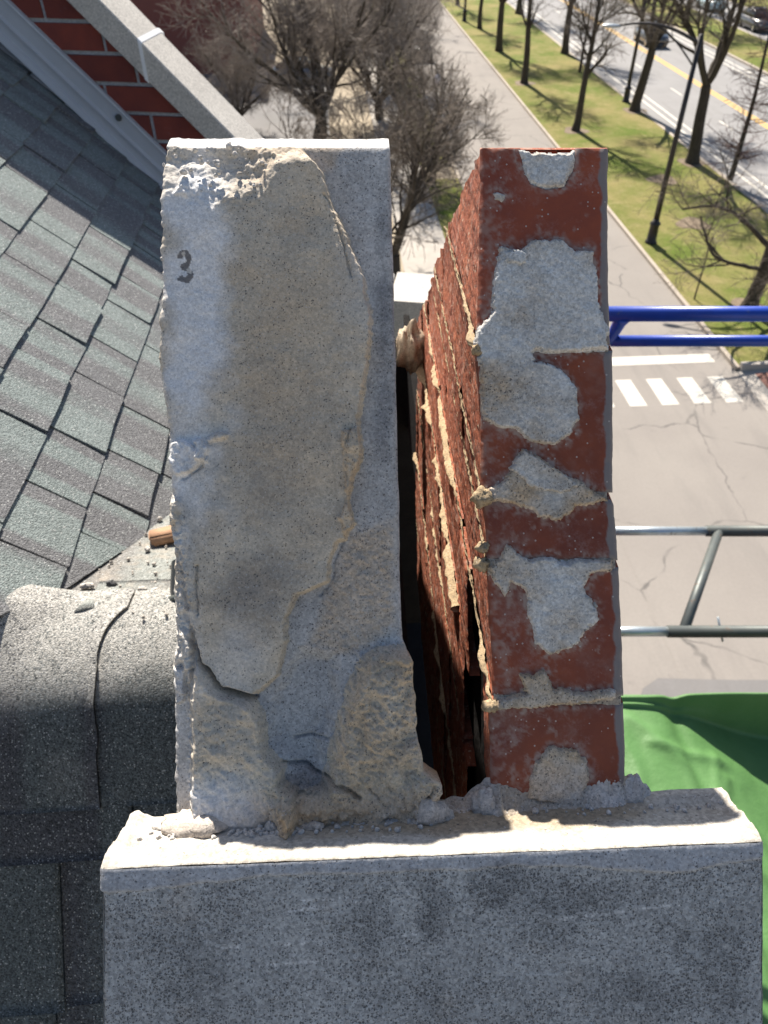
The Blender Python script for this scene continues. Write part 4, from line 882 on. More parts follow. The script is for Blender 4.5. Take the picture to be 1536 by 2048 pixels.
V, F = tube([gc + np.array([0, -.022, -.013]), gc + np.array([0, -.016, -.010])], .0285, 20); mesh('rim', V, F, M['dark_steel'], g)

# ------------------------------------------------------------------ scaffold and tarpaulin right of the wall
sc1 = thing('blue_scaffold_rail', 'blue painted scaffold rail of two tubes with a sloped end bracket', 'scaffold', (1.95, 1.82, 0))
dirx = np.array([.9974, -.0715, 0])
def rail(parent, nm, p, q, r, mat, k=16): V, F = tube([p, q], r, k); return mesh(nm, V, F, M[mat], parent)
u0, u1 = np.array([.70, 1.8917, 12.0127]), np.array([1.98, 1.800, 12.0127]); l0, l1 = np.array([.80, 1.887, 11.9259]), np.array([1.98, 1.803, 11.9259])
rail(sc1, 'top_rail', u0, u1, .0215, 'blue_paint'); rail(sc1, 'lower_rail', l0, l1, .0165, 'blue_paint')
br = [np.array([.815, 1.886, 12.000]), np.array([.812, 1.886, 11.985]), np.array([.803, 1.887, 11.955]), np.array([.794, 1.887, 11.935]), np.array([.792, 1.887, 11.922])]
V, F = tube(br, [.026, .019, .0165, .0165, .0165], 14); mesh('end_bracket', V, F, M['blue_paint'], sc1)
rail(sc1, 'post', np.array([1.95, 1.802, 0]), np.array([1.95, 1.802, 12.3]), .024, 'blue_paint'); rail(sc1, 'post', np.array([.70, 1.8917, 9.0]), np.array([.70, 1.8917, 12.03]), .02, 'blue_paint')
sc2 = thing('steel_scaffold_frame', 'grey steel scaffold frame with two rails joined by a slanting brace', 'scaffold', (1.95, 1.8, 0))
PUSH = lambda p: CAMP + (np.array(p) - CAMP) * 1.2
a0, a1 = np.array([1.03, 2.1096, 10.9353]), np.array([1.98, 2.0415, 10.9353]); sl_ = a0 + (a1 - a0) * ((1.4708 - 1.03) / .95)
b0, b1 = np.array([.86, 1.5936, 10.948]), np.array([1.98, 1.5134, 10.948]); sl2 = b0 + (b1 - b0) * ((1.1213 - .86) / 1.12)
sl_, sl2 = PUSH(sl_), PUSH(sl2); a0, a1, b0, b1 = (PUSH(q) for q in (a0, a0 + (a1 - a0) * 2.2, b0, b0 + (b1 - b0) * 2.2))
rail(sc2, 'galvanised_rail', a0, sl_, .0222, 'galv'); rail(sc2, 'dark_rail', sl_ - dirx * .014, a1, .0270, 'dark_steel')
rail(sc2, 'galvanised_rail', b0, sl2, .0216, 'galv'); rail(sc2, 'dark_rail', sl2 - dirx * .012, b1, .0258, 'dark_steel')
rail(sc2, 'brace', PUSH([1.510, 2.074, 10.935]), PUSH([1.168, 1.572, 10.948]), .0222, 'dark_steel')
rail(sc2, 'pin', PUSH([1.298, 1.605, 10.975]), PUSH([1.318, 1.555, 10.90]), .005, 'galv', 8)
rail(sc2, 'post', np.array([a1[0] - .03, a1[1], 0]), np.array([a1[0] - .03, a1[1], a1[2] + .3]), .028, 'dark_steel'); rail(sc2, 'post', np.array([b1[0] - .03, b1[1], 0]), np.array([b1[0] - .03, b1[1], b1[2] + .3]), .028, 'dark_steel')
tp = thing('tarpaulin', 'bright green tarpaulin with folds draped over the scaffold platform', 'tarp', (1.2, .9, 10.6))
nx, ny = 150, 130; X, T = np.meshgrid(np.linspace(.42, 2.2, nx), np.linspace(0, 1, ny), indexing='ij')
flap = .23 * sstep(.98, 1.62, X) + .012; rimz = 10.715 + .010 * fbm(X * 100, X * 0, 35, 3, 71) - .02 * np.exp(-((X - 1.16) / .03) ** 2); yR = 1.475 - .06 * (X - .98)
front = T < .80; tf = T / .80
ys = .20 + (yR - .03 - .20) * tf; zs = rimz - flap - .05 * (1 - tf) + .016 * fbm(X * 100, T * 110, 30, 4, 72) * (1 - .3 * tf)
rid = np.abs(fbm(X * 100 + T * 40, T * 90 - X * 30, 26, 3, 73)); zs = zs + .014 * (1 - np.minimum(rid * 4, 1)) - .006
for (x0, y0, x1, y1, am) in [(1.28, 1.2, 1.02, .75, .012), (1.02, 1.30, 1.30, 1.26, .010), (1.1, 1.05, 1.45, .7, .012), (1.20, 1.1, 1.27, 1.28, .012), (1.36, .6, 1.30, 1.05, .010)]:
    zs = zs + am * np.exp(-(pdist([(x0, y0), (x1, y1)], X, ys) / .018) ** 2)
tb = np.clip((T - .80) / .14, 0, 1); to = np.clip((T - .94) / .06, 0, 1)
zb = rimz - flap * (1 - tb) ; yb = yR - .03 * (1 - tb)
Yt = np.where(front, ys, np.where(T <= .94, yb, yR + .03 * to)); Zt = np.where(front, zs, np.where(T <= .94, zb + .004 * np.sin(tb * 9), rimz + .008 * np.sin(to * 3.14) - .09 * to ** 2))
mesh('sheet', np.stack([X, Yt, Zt], -1).reshape(-1, 3), gridF(nx, ny)[:, ::-1], M['tarp'], tp)
pl = thing('scaffold_platform', 'plank platform carrying the green tarpaulin', 'platform', (1.2, .8, 10.4))
M['wood'] = plain('wood', (.30, .23, .15), .8, 0, (.22, .17, .11), 4, .002)
for k in range(5):
    V, F = box(.36, 2.1, .22 + .24 * k, .44 + .24 * k, 10.42, 10.455); mesh('plank', V, F, M['wood'], pl, smooth=False)
for x in (.55, 1.9): V, F = box(x - .03, x + .03, .2, 1.45, 10.34, 10.417); mesh('beam', V, F, M['dark_steel'], pl, smooth=False)
for x in (.55, 1.9):
    for y in (.3, 1.35): rail(pl, 'post', np.array([x, y, 0]), np.array([x, y, 10.34]), .024, 'dark_steel', 10)

# ------------------------------------------------------------------ street: ground, roads, kerbs, paint
def sheet(name, x0, x1, y0, y1, z, mat, parent=None, kind='structure'):
    o = mesh(name, [(x0, y0, z), (x1, y0, z), (x1, y1, z), (x0, y1, z)], [(0, 1, 2, 3)], M[mat], parent, smooth=False)
    if parent is None: tag(o, kind=kind)
    return o
def slab_(name, x0, x1, y0, y1, z0, z1, mat, parent=None):
    V, F = box(x0, x1, y0, y1, z0, z1); o = mesh(name, V, F, M[mat], parent, smooth=False)
    if parent is None: tag(o, kind='structure')
    return o
sheet('ground', -3000, 3000, -3000, 3000, -.02, 'soil')
road = sheet('side_road', 6.9, 13.2, -40, 260, 0, 'side_asphalt')
sheet('cross_street', -60, 90, -12, 17.1, -.006, 'side_asphalt')
main = sheet('main_road', 20.8, 33.7, 17.1, 260, 0, 'main_asphalt')
far = sheet('far_road', 39.6, 46.2, 17.1, 260, 0, 'main_asphalt')
slab_('lawn', 13.36, 20.58, 20.7, 260, -.1, .11, 'lawn'); slab_('far_lawn', 33.95, 39.4, 17.1, 260, -.1, .11, 'lawn'); slab_('outer_lawn', 46.4, 75, 17.1, 260, -.1, .10, 'lawn')
slab_('kerb', 13.2, 13.36, 20.6, 260, -.1, .13, 'kerb'); slab_('kerb', 20.58, 20.8, 20.6, 260, -.1, .13, 'kerb'); slab_('kerb', 33.7, 33.95, 17.1, 260, -.1, .13, 'kerb')
slab_('kerb', 39.4, 39.6, 17.1, 260, -.1, .13, 'kerb'); slab_('kerb', 6.74, 6.9, 17.6, 260, -.1, .13, 'kerb')
slab_('verge', 5.0, 6.74, 24, 40, -.1, .09, 'lawn'); slab_('verge', 5.0, 6.74, 42.5, 54, -.1, .09, 'lawn'); slab_('verge', 5.0, 6.74, 57, 200, -.1, .09, 'lawn')
slab_('pavement', 2.9, 5.0, 17.6, 220, -.1, .10, 'concrete'); sheet('parking_lot', -30, .2, 44, 66, .0, 'old_patch'); slab_('planted_bed', .3, 2.9, 26, 34, -.1, .07, 'soil')
slab_('pavement', 14.9, 20.8, 17.4, 20.5, -.1, .11, 'concrete')
slab_('kerb', 13.36, 20.58, 20.5, 20.7, -.1, .27, 'concrete')
rp_ = mesh('kerb_ramp', [(13.2, 17.4, .01), (14.9, 17.4, .10), (14.9, 20.5, .10), (13.2, 20.5, .01)], [(0, 1, 2, 3)], M['concrete'], None, smooth=False); tag(rp_, kind='structure')
mesh('red_paver_panel', [(13.75, 18.9, .048), (14.55, 18.7, .092), (14.55, 20.3, .092), (13.75, 20.3, .048)], [(0, 1, 2, 3)], M['ramp_red'], rp_, smooth=False)
slab_('kerb', 13.2, 14.9, 17.2, 17.4, -.1, .13, 'paint_white')
sheet('stop_line', 7.2, 12.78, 21.18, 21.72, .005, 'paint_white', road)
for k in range(6):
    x = 12.14 - 1.03 * k; mesh('crosswalk_stripe', [(x, 18.76, .005), (x + .55, 18.76, .005), (x + .5, 20.28, .005), (x - .02, 20.28, .005)], [(0, 1, 2, 3)], M['paint_white'], road, smooth=False)
o = mesh('asphalt_patch', [(5.6, 7.9, .004), (9, 7.6, .004), (9, 8.55, .004), (8.0, 8.62, .004), (7.0, 8.72, .004), (6.4, 8.78, .004), (6.0, 8.55, .004)], [tuple(range(7))], M['old_patch'], road, smooth=False)
for x, w_ in ((21.78, .16), (22.38, .16), (32.2, .16), (32.85, .16)): sheet('edge_line', x - w_ / 2, x + w_ / 2, 22, 260, .005, 'paint_white', main)
for x in (27.30, 27.62): sheet('centre_line', x - .09, x + .09, 22, 260, .005, 'paint_yellow', main)
for x in (25.0,):
    for k in range(16): sheet('lane_dash', x - .07, x + .07, 30.7 + 8.6 * k, 32.8 + 8.6 * k, .005, 'paint_white', main)

# ------------------------------------------------------------------ bare trees
def frames(T):
    ref = np.where(np.abs(T[..., 2:3]) < .9, np.array([0, 0, 1.]), np.array([1., 0, 0]))
    a = np.cross(T, ref); a /= np.linalg.norm(a, axis=-1, keepdims=True) + 1e-9; return a, np.cross(T, a)
def tubes(P, Rd, k):
    """P (M,N,3), Rd (M,N) -> verts, quads"""
    Mn, N, _ = P.shape; T = np.gradient(P, axis=1); T /= np.linalg.norm(T, axis=-1, keepdims=True) + 1e-9
    a, b = frames(T); ang = np.arange(k) * 2 * math.pi / k
    V = P[:, :, None, :] + Rd[:, :, None, None] * (np.cos(ang)[None, None, :, None] * a[:, :, None, :] + np.sin(ang)[None, None, :, None] * b[:, :, None, :])
    i = np.arange(N - 1)[:, None]; j = np.arange(k)[None, :]; q = np.stack([i * k + j, i * k + (j + 1) % k, (i + 1) * k + (j + 1) % k, (i + 1) * k + j], -1).reshape(-1, 4)
    F = (q[None] + (np.arange(Mn) * N * k)[:, None, None]).reshape(-1, 4); return V.reshape(-1, 3), F
def shoot(rg, start, d, L, N, up, curl):
    Mn = len(start); P = [start]; d = d / (np.linalg.norm(d, axis=1, keepdims=True) + 1e-9); st = (L / (N - 1))[:, None]
    for _ in range(N - 1):
        d = d + rg.normal(0, curl, (Mn, 3)) + np.array([0, 0, up]); d /= np.linalg.norm(d, axis=1, keepdims=True) + 1e-9; P.append(P[-1] + d * st)
    return np.stack(P, 1)
def spawn(rg, P, Rd, K, t0, t1, a0, a1, l0, l1, N, up, curl, rf, rend=.25, rmin=.006):
    Mn, n, _ = P.shape; t = rg.uniform(t0, t1, (Mn, K)); x = t * (n - 1); i = np.minimum(x.astype(int), n - 2); f = (x - i)[..., None]
    m = np.arange(Mn)[:, None]; pos = P[m, i] * (1 - f) + P[m, i + 1] * f; tan = P[m, i + 1] - P[m, i]; tan /= np.linalg.norm(tan, axis=-1, keepdims=True) + 1e-9
    a, b = frames(tan); ph = rg.uniform(0, 2 * math.pi, (Mn, K, 1)); an = rg.uniform(a0, a1, (Mn, K, 1)); d = np.cos(an) * tan + np.sin(an) * (np.cos(ph) * a + np.sin(ph) * b)
    L = rg.uniform(l0, l1, (Mn, K)) * (1 - .35 * t); r = np.maximum((Rd[m, i] * (1 - f[..., 0]) + Rd[m, i + 1] * f[..., 0]) * rf, rmin)
    C = shoot(rg, pos.reshape(-1, 3), d.reshape(-1, 3), L.reshape(-1), N, up, curl); r = r.reshape(-1, 1) * np.linspace(1, rend, N)[None]; return C, np.maximum(r, rmin)
def merge(lst):
    V = []; F = []; n = 0
    for v, f in lst: V.append(v); F.append(f + n); n += len(v)
    return np.concatenate(V), np.concatenate(F)
def bare_tree(seed, kind):
    """returns (trunk, crown) geometry, base at the origin"""
    rg = np.random.RandomState(seed); Z3 = np.zeros((1, 3))
    if kind == 'vase':
        tr = shoot(rg, Z3, np.array([[.04, 0, 1.]]), np.array([3.7]), 9, .05, .035); tr_r = np.linspace(.33, .25, 9)[None]; tr_r[0, 0] = .42
        K = 5; ph = np.arange(K) * 2 * math.pi / K + rg.uniform(0, 6); an = rg.uniform(.35, .75, K); d = np.stack([np.sin(an) * np.cos(ph), np.sin(an) * np.sin(ph), np.cos(an)], 1)
        l1 = shoot(rg, np.repeat(tr[:, -1], K, 0) - d * .1, d, rg.uniform(4.5, 6.5, K), 10, .10, .09); r1 = rg.uniform(.13, .18, (K, 1)) * np.linspace(1, .35, 10)[None]
        l2, r2 = spawn(rg, l1, r1, 7, .3, .98, .3, .8, 2.2, 3.8, 8, .04, .11, .6)
        l3, r3 = spawn(rg, l2, r2, 9, .2, 1, .35, .9, 1.0, 2.0, 6, .0, .14, .55, rmin=.011)
        l4, r4 = spawn(rg, l3, r3, 6, .2, 1, .4, 1.2, .7, 1.7, 6, -.16, .12, .6, rmin=.008)
        return [tubes(tr, tr_r, 10), tubes(l1, r1, 7), tubes(l2, r2, 5)], [tubes(l3, r3, 4), tubes(l4, r4, 3)]
    if kind == 'slender':
        tr = shoot(rg, Z3, np.array([[.02, 0, 1.]]), np.array([9.]), 16, .04, .05); tr_r = np.linspace(.24, .05, 16)[None]; tr_r[0, 0] = .30
        l1, r1 = spawn(rg, tr, tr_r, 18, .30, .98, .5, 1.1, 2.0, 4.0, 9, .08, .10, .5)
        l2, r2 = spawn(rg, l1, r1, 8, .2, 1, .4, .9, .9, 2.0, 7, .03, .13, .55, rmin=.012)
        l3, r3 = spawn(rg, l2, r2, 9, .2, 1, .4, 1.0, .5, 1.3, 5, -.05, .14, .55, rmin=.008)
        return [tubes(tr, tr_r, 9), tubes(l1, r1, 6)], [tubes(l2, r2, 4), tubes(l3, r3, 3)]
    if kind == 'spire':
        tr = shoot(rg, Z3, np.array([[0, 0, 1.]]), np.array([9.5]), 14, .04, .02); tr_r = np.linspace(.17, .03, 14)[None]
        l1, r1 = spawn(rg, tr, tr_r, 90, .10, .98, 1.2, 1.7, 1.0, 2.6, 7, .04, .08, .22, rmin=.014)
        l2, r2 = spawn(rg, l1, r1, 12, .15, 1, .6, 1.2, .3, .9, 5, .0, .14, .55, rmin=.008)
        return [tubes(tr, tr_r, 8)], [tubes(l1, r1, 4), tubes(l2, r2, 3)]
    if kind in ('bush', 'bush_small'):
        K = 9 if kind == 'bush' else 7; ph = np.arange(K) * 2 * math.pi / K + .4; an = rg.uniform(.25, .95, K); d = np.stack([np.sin(an) * np.cos(ph), np.sin(an) * np.sin(ph), np.cos(an)], 1); s_ = 1 if kind == 'bush' else .72
        tr = shoot(rg, Z3, np.array([[0, 0, 1.]]), np.array([1.3 * s_]), 6, 0, .04); tr_r = np.linspace(.36, .30, 6)[None] * s_
        l1 = shoot(rg, np.repeat(tr[:, -1], K, 0) - d * .15, d, rg.uniform(6.0, 8.0, K) * s_, 12, .03, .10); r1 = rg.uniform(.13, .19, (K, 1)) * s_ * np.linspace(1, .2, 12)[None]
        l2, r2 = spawn(rg, l1, r1, 12, .15, 1, .4, 1.0, 2.2 * s_, 4.2 * s_, 8, .05, .13, .55, rmin=.016)
        l3, r3 = spawn(rg, l2, r2, 11 if s_ == 1 else 7, .15, 1, .4, 1.1, .9 * s_, 2.0 * s_, 6, .04, .16, .5, rmin=.011)
        l4, r4 = spawn(rg, l3, r3, 8 if s_ == 1 else 6, .1, 1, .4, 1.2, .4, 1.1 * s_, 5, .03, .2, .6, rmin=.008)
        return [tubes(tr, tr_r, 10), tubes(l1, r1, 7), tubes(l2, r2, 5)], [tubes(l3, r3, 3), tubes(l4, r4, 3)]
    if kind == 'gnarled':
        tr = shoot(rg, Z3, np.array([[.10, .05, 1.]]), np.array([3.0]), 9, .03, .06); tr_r = np.linspace(.27, .22, 9)[None]; tr_r[0, 0] = .36
        K = 6; ph = np.array([3.3, 2.6, 4.4, .4, 1.5, 5.6]); an = np.array([1.25, 1.05, 1.2, .7, .5, 1.0]); d = np.stack([np.sin(an) * np.cos(ph), np.sin(an) * np.sin(ph), np.cos(an)], 1)
        tt_ = np.array([4, 6, 5, 8, 8, 7]); l1 = shoot(rg, tr[0, tt_], d, rg.uniform(3.2, 4.6, K), 12, .07, .24); r1 = np.array([[.085], [.10], [.08], [.13], [.14], [.11]]) * np.linspace(1, .3, 12)[None]
        l2, r2 = spawn(rg, l1, r1, 8, .3, 1, .5, 1.1, 1.3, 2.6, 9, .05, .2, .6, rmin=.012)
        l3, r3 = spawn(rg, l2, r2, 9, .2, 1, .4, 1.1, .6, 1.4, 6, .02, .2, .55, rmin=.007)
        l4, r4 = spawn(rg, l3, r3, 4, .2, 1, .4, 1.1, .3, .8, 5, -.02, .2, .6, rmin=.005)
        return [tubes(tr, tr_r, 10), tubes(l1, r1, 8), tubes(l2, r2, 5)], [tubes(l3, r3, 4), tubes(l4, r4, 3)]
PROTO = {}
def plant(kind, seed, x, y, label, rz=0., scale=1., twig='twig', group=None, nm='bare_tree', zb=.11):
    key = (kind, seed)
    if key not in PROTO:
        t = thing(nm, label, 'tree', (x, y, zb), group, rz); a, b = bare_tree(seed, kind); v, f = merge(a); o = mesh('trunk', v + ROOT[t.name], f, M['bark'], t); v, f = merge(b); mesh('crown', v + ROOT[t.name], f, M[twig], t)
        t.scale = (scale,) * 3; PROTO[key] = t; return t
    return copy_thing(PROTO[key], (x, y, zb), rz, label, group, scale)
STREET = 'bare street trees on the grass strip'
plant('vase', 1, 19.9, 41.6, 'stout bare tree with spreading limbs right of the tall black lamp arm', 2.2, 1.0, group=STREET)
plant('vase', 2, 20.2, 52.3, 'bare forked tree on the kerb with the dark car behind its crown', .5, .95, group=STREET)
plant('slender', 3, 15.15, 48.1, 'slim bare tree on the middle of the grass, left of the kerb trees', 0, .95, group=STREET)
plant('slender', 4, 14.6, 60.3, 'brown leaning bare tree on the grass beyond the slim one', 1.2, 1.05, group=STREET)
plant('vase', 1, 14.9, 71.8, 'bare tree on the grass casting a curved shadow to the path', 4.0, .9, group=STREET)
plant('slender', 3, 15.0, 82.1, 'thin dark bare tree second from the far end of the grass strip', 2.0, .9, group=STREET)
plant('slender', 4, 14.9, 96, 'farthest thin bare tree at the top of the grass strip', 3.0, .9, group=STREET)
plant('vase', 2, 20.2, 70.4, 'bare tree standing at the kerb behind the slim grass tree', 2.5, .9, group=STREET)
plant('vase', 1, 20.4, 90.2, 'pale trunked bare tree at the far kerb near the top', 1.0, .95, group=STREET)
plant('spire', 5, 20.8, 38.7, 'plum twigged spire tree by the road at the right edge', 0, .9, 'twig_plum', STREET)
plant('spire', 5, 19.6, 63.5, 'plum twigged thin spire tree between two kerb trees', 1.4, .7, 'twig_plum', STREET)
plant('gnarled', 6, 15.5, 24.7, 'gnarled dark tree with crooked low boughs behind the blue rail', 0, 1.0, group=STREET)
FARG = 'bare trees beyond the main road'
plant('vase', 2, 35.3, 83, 'grey trunked bare tree on the lawn across the main road', 1.7, 1.0, group=FARG)
plant('vase', 1, 36.0, 96, 'bare tree behind the grey trunked one across the road', 5.2, 1.0, group=FARG)
plant('slender', 3, 36.5, 66, 'bare tree on the far lawn near the right edge', 3.6, 1.0, group=FARG)
plant('slender', 4, 49.5, 88, 'bare tree beyond the far road at the top right', .6, 1.0, group=FARG)
BUSH = 'bushy bare trees left of the side road'
plant('bush', 7, -.4, 47.0, 'wide many stemmed bare tree in front of the red building', 0, 1.12, 'twig_pale', BUSH, zb=0)
plant('bush_small', 8, 2.4, 28.3, 'dark bare tree seen between the slab and the brick leaf', 1.0, 1.15, 'twig', BUSH, zb=0)
plant('bush', 7, -5.2, 50.5, 'low spreading bare tree just above the pale parapet coping', 2.9, .5, 'twig_pale', BUSH, zb=0)
plant('bush', 7, 3.4, 51.5, 'bare tree crowding the left edge of the side road', 3.9, .8, 'twig_pale', BUSH, zb=0)
plant('bush', 7, 4.4, 62.0, 'tangled bare tree on the left verge behind the lantern', 2.3, 1.0, 'twig_pale', BUSH, zb=0)
#plant('bush', 7, -7.2, 53.0, 'bare tree with pale twigs against the red wall', 4.1, .8, 'twig_pale', BUSH, zb=0)
plant('bush', 7, 3.2, 84.0, 'bare tree at the far left of the side road', 5.0, .95, 'twig_pale', BUSH, zb=0)
plant('bush_small', 8, 5.3, 39.0, 'small bare tree on the verge left of the lantern post', 3.3, .75, 'twig', BUSH, zb=0)
for (x, y) in ((19.9, 41.6), (20.2, 52.3), (15.15, 48.1), (15.5, 24.7), (14.6, 60.3), (17.3, 39.0), (16.6, 33.0)):
    th_ = np.linspace(0, 2 * math.pi, 22, endpoint=False); rad = .75 + .12 * np.sin(th_ * 3 + x)
    o = mesh('mulch_ring', np.stack([x + rad * np.cos(th_), y + rad * np.sin(th_), np.full(22, .118)], 1), [tuple(range(22))], M['mulch'], None, smooth=False); tag(o, kind='structure')
# dry weeds
sp = thing('staked_sapling', 'staked thin sapling with a few pale twigs on the grass by the side road', 'sapling', (13.75, 25.6, .11))
rg = np.random.RandomState(4); st = shoot(rg, np.array([[13.75, 25.6, .11]]), np.array([[.0, 0, 1.]]), np.array([2.4]), 8, 0, .012); v, f = tubes(st, np.linspace(.032, .022, 8)[None], 7); mesh('trunk', v, f, M['bark'], sp)
l1, r1 = spawn(rg, st, np.full((1, 8), .03), 12, .85, 1, .7, 1.5, .5, 1.1, 6, .03, .12, .5, rmin=.008); v, f = tubes(l1, r1, 4); mesh('crown', v, f, M['twig_pale'], sp)

# ------------------------------------------------------------------ lamps
def street_lamp(x, y, label, arm=(-.94, .34)):
    t = thing('street_lamp', label, 'street lamp', (x, y, .11), 'tall black street lamps'); b = ROOT[t.name]
    V, F = lathe([(.26, 0), (.26, .06), (.21, .10), (.19, .75), (.23, .80), (.23, .86), (.15, .92), (.12, 1.05)], b, 12); mesh('base', V, F, M['black_metal'], t)
    V, F = tube([b + np.array([0, 0, 1.0]), b + np.array([0, 0, 7.75])], [.125, .085], 10); mesh('pole', V, F, M['black_metal'], t)
    d = np.array([arm[0], arm[1], 0]); d /= np.linalg.norm(d); q = np.linspace(0, 1, 12)
    P = [b + d * (3.05 * k) + np.array([0, 0, 7.45 + .75 * math.sin(k * 2.0) * (1 - .35 * k)]) for k in q]; V, F = tube(P, np.linspace(.055, .04, 12), 8); mesh('arm', V, F, M['black_metal'], t)
    P = [b + d * (.05 + 1.75 * k) + np.array([0, 0, 6.75 + 1.22 * math.sin(k * 1.45)]) for k in q]; V, F = tube(P, .032, 8); mesh('arm_brace', V, F, M['black_metal'], t)
    e = b + d * 3.25 + np.array([0, 0, 7.88]); th, ph = np.meshgrid(np.linspace(0, math.pi, 8), np.linspace(0, 2 * math.pi, 12, endpoint=False), indexing='ij')
    sd = np.array([-d[1], d[0], 0]); P = e + (np.cos(th) * .36)[..., None] * d + (np.sin(th) * np.cos(ph) * .13)[..., None] * sd + (np.sin(th) * np.sin(ph) * .075)[..., None] * ZZ
    F = [(i * 12 + j, i * 12 + (j + 1) % 12, (i + 1) * 12 + (j + 1) % 12, (i + 1) * 12 + j) for i in range(7) for j in range(12)]; mesh('lamp_head', P.reshape(-1, 3), F, M['galv'], t); return t
l0_ = street_lamp(13.92, 31.02, 'tall black street lamp with curved braced arm standing in the grass')
copy_thing(l0_, (20.35, 54.6, .11), math.pi, 'black street lamp at the kerb partly hidden by a tree trunk', 'tall black street lamps')
copy_thing(l0_, (14.15, 86.2, .11), 0, 'farthest black street lamp near the end of the grass strip', 'tall black street lamps')
t = thing('lantern_post', 'short black lantern post with pale globe on the left verge', 'lantern', (6.35, 46.7, .09)); b = ROOT[t.name]
V, F = lathe([(.17, 0), (.17, .25), (.10, .35), (.07, .7), (.055, 2.75), (.12, 2.82)], b, 12); mesh('post', V, F, M['black_metal'], t)
V, F = lathe([(.12, 2.82), (.23, 3.05), (.24, 3.2), (.17, 3.38), (.10, 3.46)], b, 14); mesh('globe', V, F, M['lamp_glass'], t)
V, F = lathe([(.11, 3.46), (.07, 3.54), (.02, 3.62)], b, 12); mesh('cap', V, F, M['chrome'], t)

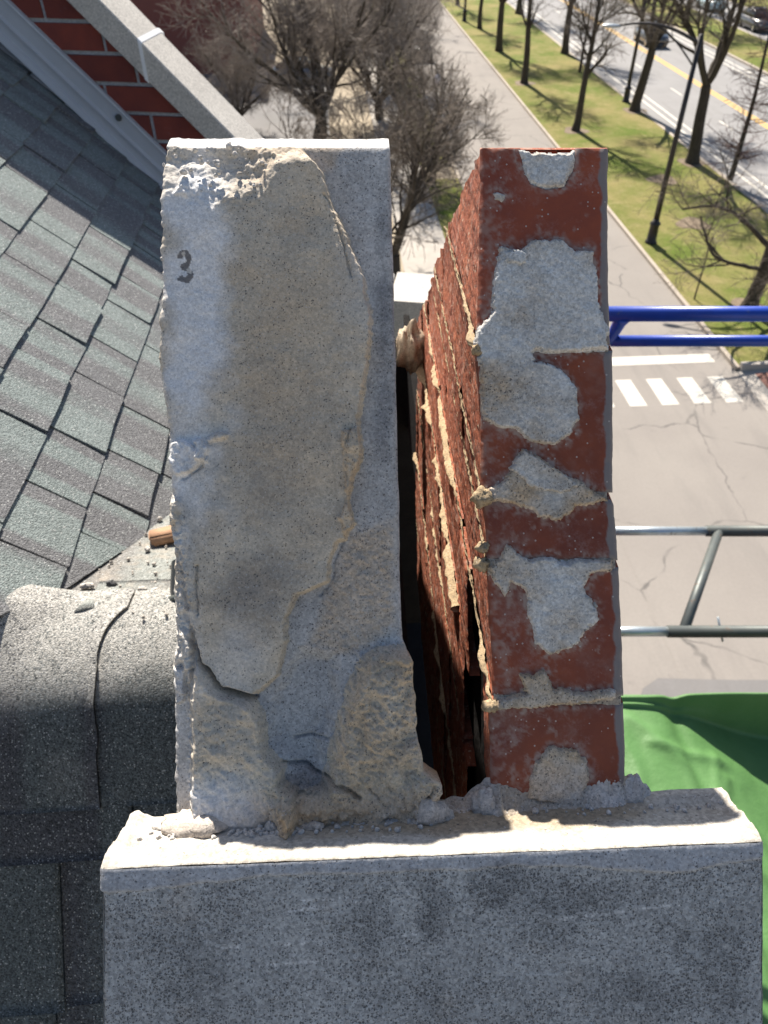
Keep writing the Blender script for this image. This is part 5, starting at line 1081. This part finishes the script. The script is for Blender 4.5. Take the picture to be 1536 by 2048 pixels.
# ------------------------------------------------------------------ cars
def car_paint(name, c):
    m, nt, bb_ = newmat(name); bb_.inputs['Base Color'].default_value = c4(c); bb_.inputs['Roughness'].default_value = .3; bb_.inputs['Coat Weight'].default_value = .8; bb_.inputs['Coat Roughness'].default_value = .05
    co = coords(nt); n = noise(nt, co, 3, 4); nt.links.new(mixc(nt, rng_(nt, n, .3, .7, 0, .25), c, tuple(min(1, x * .6 + .04) for x in c)), bb_.inputs['Base Color']); return m
def make_car(label, x, y, rz, c, tall=0., nm='parked_car', cat='car', grp=None):
    """length along local y; loft of cross sections"""
    t = thing(nm, label, cat, (x, y, 0.0), grp, rz); b = ROOT[t.name]; paint = car_paint('car_paint', c)
    def loft(secs):    # (y, halfwidth_low, halfwidth_high, zlow, zhigh)
        V = []
        for (yy, wl, wh, zl, zh) in secs:
            zm = zl + (zh - zl) * .55; V += [(-wl * .9, yy, zl), (-wl, yy, zl + .12), (-wl, yy, zm), (-wh, yy, zh), (wh, yy, zh), (wl, yy, zm), (wl, yy, zl + .12), (wl * .9, yy, zl)]
        n = len(secs); F = [(i * 8 + j, i * 8 + (j + 1) % 8, (i + 1) * 8 + (j + 1) % 8, (i + 1) * 8 + j) for i in range(n - 1) for j in range(8)] + [tuple(range(8))[::-1], tuple(range((n - 1) * 8, n * 8))]
        return np.array(V) + b, F
    V, F = loft([(-2.28, .70, .62, .42, .70), (-2.2, .84, .74, .30, .82), (-1.5, .91, .80, .24, .95 + tall * .2), (-.6, .92, .82, .22, .98 + tall * .2), (.9, .92, .82, .22, .98 + tall * .2), (1.8, .90, .78, .24, .98 + tall * .2), (2.2, .84, .70, .32, .90 + tall * .2), (2.28, .70, .6, .42, .75)]); mesh('body', V, F, paint, t)
    hr = 1.45 + tall
    V, F = loft([(-1.15, .74, .70, .93, .97 + tall * .2), (-.45, .76, .60, .93, hr - .05), (.2, .76, .60, .93, hr), (1.2, .76, .60, .93, hr - .04), (1.95, .74, .66, .93, 1.0 + tall * .2)]); mesh('cabin_glass', V, F, M['glass_dark'], t)
    V, F = loft([(-.38, .58, .50, hr - .06, hr - .01), (.2, .60, .52, hr - .03, hr + .03), (1.15, .58, .50, hr - .06, hr - .005)]); mesh('roof_panel', V, F, paint, t)
    V = []; parts = []
    for sx in (-1, 1):
        for yy in (-1.4, 1.4):
            V, F = tube([b + np.array([sx * .72, yy, .33]), b + np.array([sx * .935, yy, .33])], .33, 16); w = mesh('wheel', V, F, M['tyre'], t, smooth=False)
            V, F = tube([b + np.array([sx * .93, yy, .33]), b + np.array([sx * .945, yy, .33])], .2, 12); mesh('rim', V, F, M['chrome'], w, smooth=False)
    for sx in (-1, 1):
        V, F = box(b[0] + sx * .62 - .16, b[0] + sx * .62 + .16, b[1] - 2.27, b[1] - 2.17, .60, .74); mesh('headlight', V, F, M['lamp_glass'], t, smooth=False)
        V, F = box(b[0] + sx * .66 - .12, b[0] + sx * .66 + .12, b[1] + 2.2, b[1] + 2.29, .68, .84); mesh('tail_light', V, F, M['ramp_red'], t, smooth=False)
    return t
make_car('dark car driving along the main road behind the forked tree', 28.9, 74.5, 0, (.03, .035, .045), .15, 'moving_car')
make_car('dark car on the far road at the top right', 41.2, 80.5, 0, (.03, .032, .04), .2, 'moving_car')
make_car('light teal car on the far road behind the stout tree', 41.5, 92, 0, (.42, .55, .58), .1, 'moving_car')
make_car('dark car parked on the left of the side road, nearest one', 8.0, 70.5, 0, (.05, .055, .06), .2)
make_car('silver car parked on the left of the side road behind another', 8.0, 79, 0, (.5, .52, .55), .1)
make_car('blue-grey car parked in the lot under the twigs', -1.5, 62.5, 1.5, (.10, .14, .20), 0)

# ------------------------------------------------------------------ buildings across the way
def building(label, x0, x1, y0, y1, h, wall, win=True, nm='brick_building', name_roof='roof_tar', wins=()):
    t = thing(nm, label, 'building', ((x0 + x1) / 2, (y0 + y1) / 2, 0)); V, F = box(x0, x1, y0, y1, 0, h); mesh('wall', V, F, M[wall], t, smooth=False)
    V, F = box(x0 - .15, x1 + .15, y0 - .15, y1 + .15, h + .003, h + .35); mesh('roof', V, F, M[name_roof], t, smooth=False)
    for (wx, wz) in wins:
        V, F = box(wx - .6, wx + .6, y0 - .06, y0 + .02, wz, wz + 1.6); fr = mesh('window', V, F, M['concrete'], t, smooth=False)
        V, F = box(wx - .5, wx + .5, y0 - .07, y0 - .062, wz + .1, wz + 1.5); mesh('pane', V, F, M['glass_dark'], fr, smooth=False)
    return t
building('dark red brick building behind the bare trees at the top left', -40, -5.5, 65.5, 85, 8.2, 'red_wall', wins=[(-30, 4.6), (-26, 4.6), (-34, 4.6)])
M['pale_wall'] = plain('pale_wall', (.55, .50, .42), .85)
building('pale house beyond the far road at the top right corner', 58, 70, 100, 112, 6, 'pale_wall', nm='pale_house', wins=[(61, 1.2), (65, 1.2)])
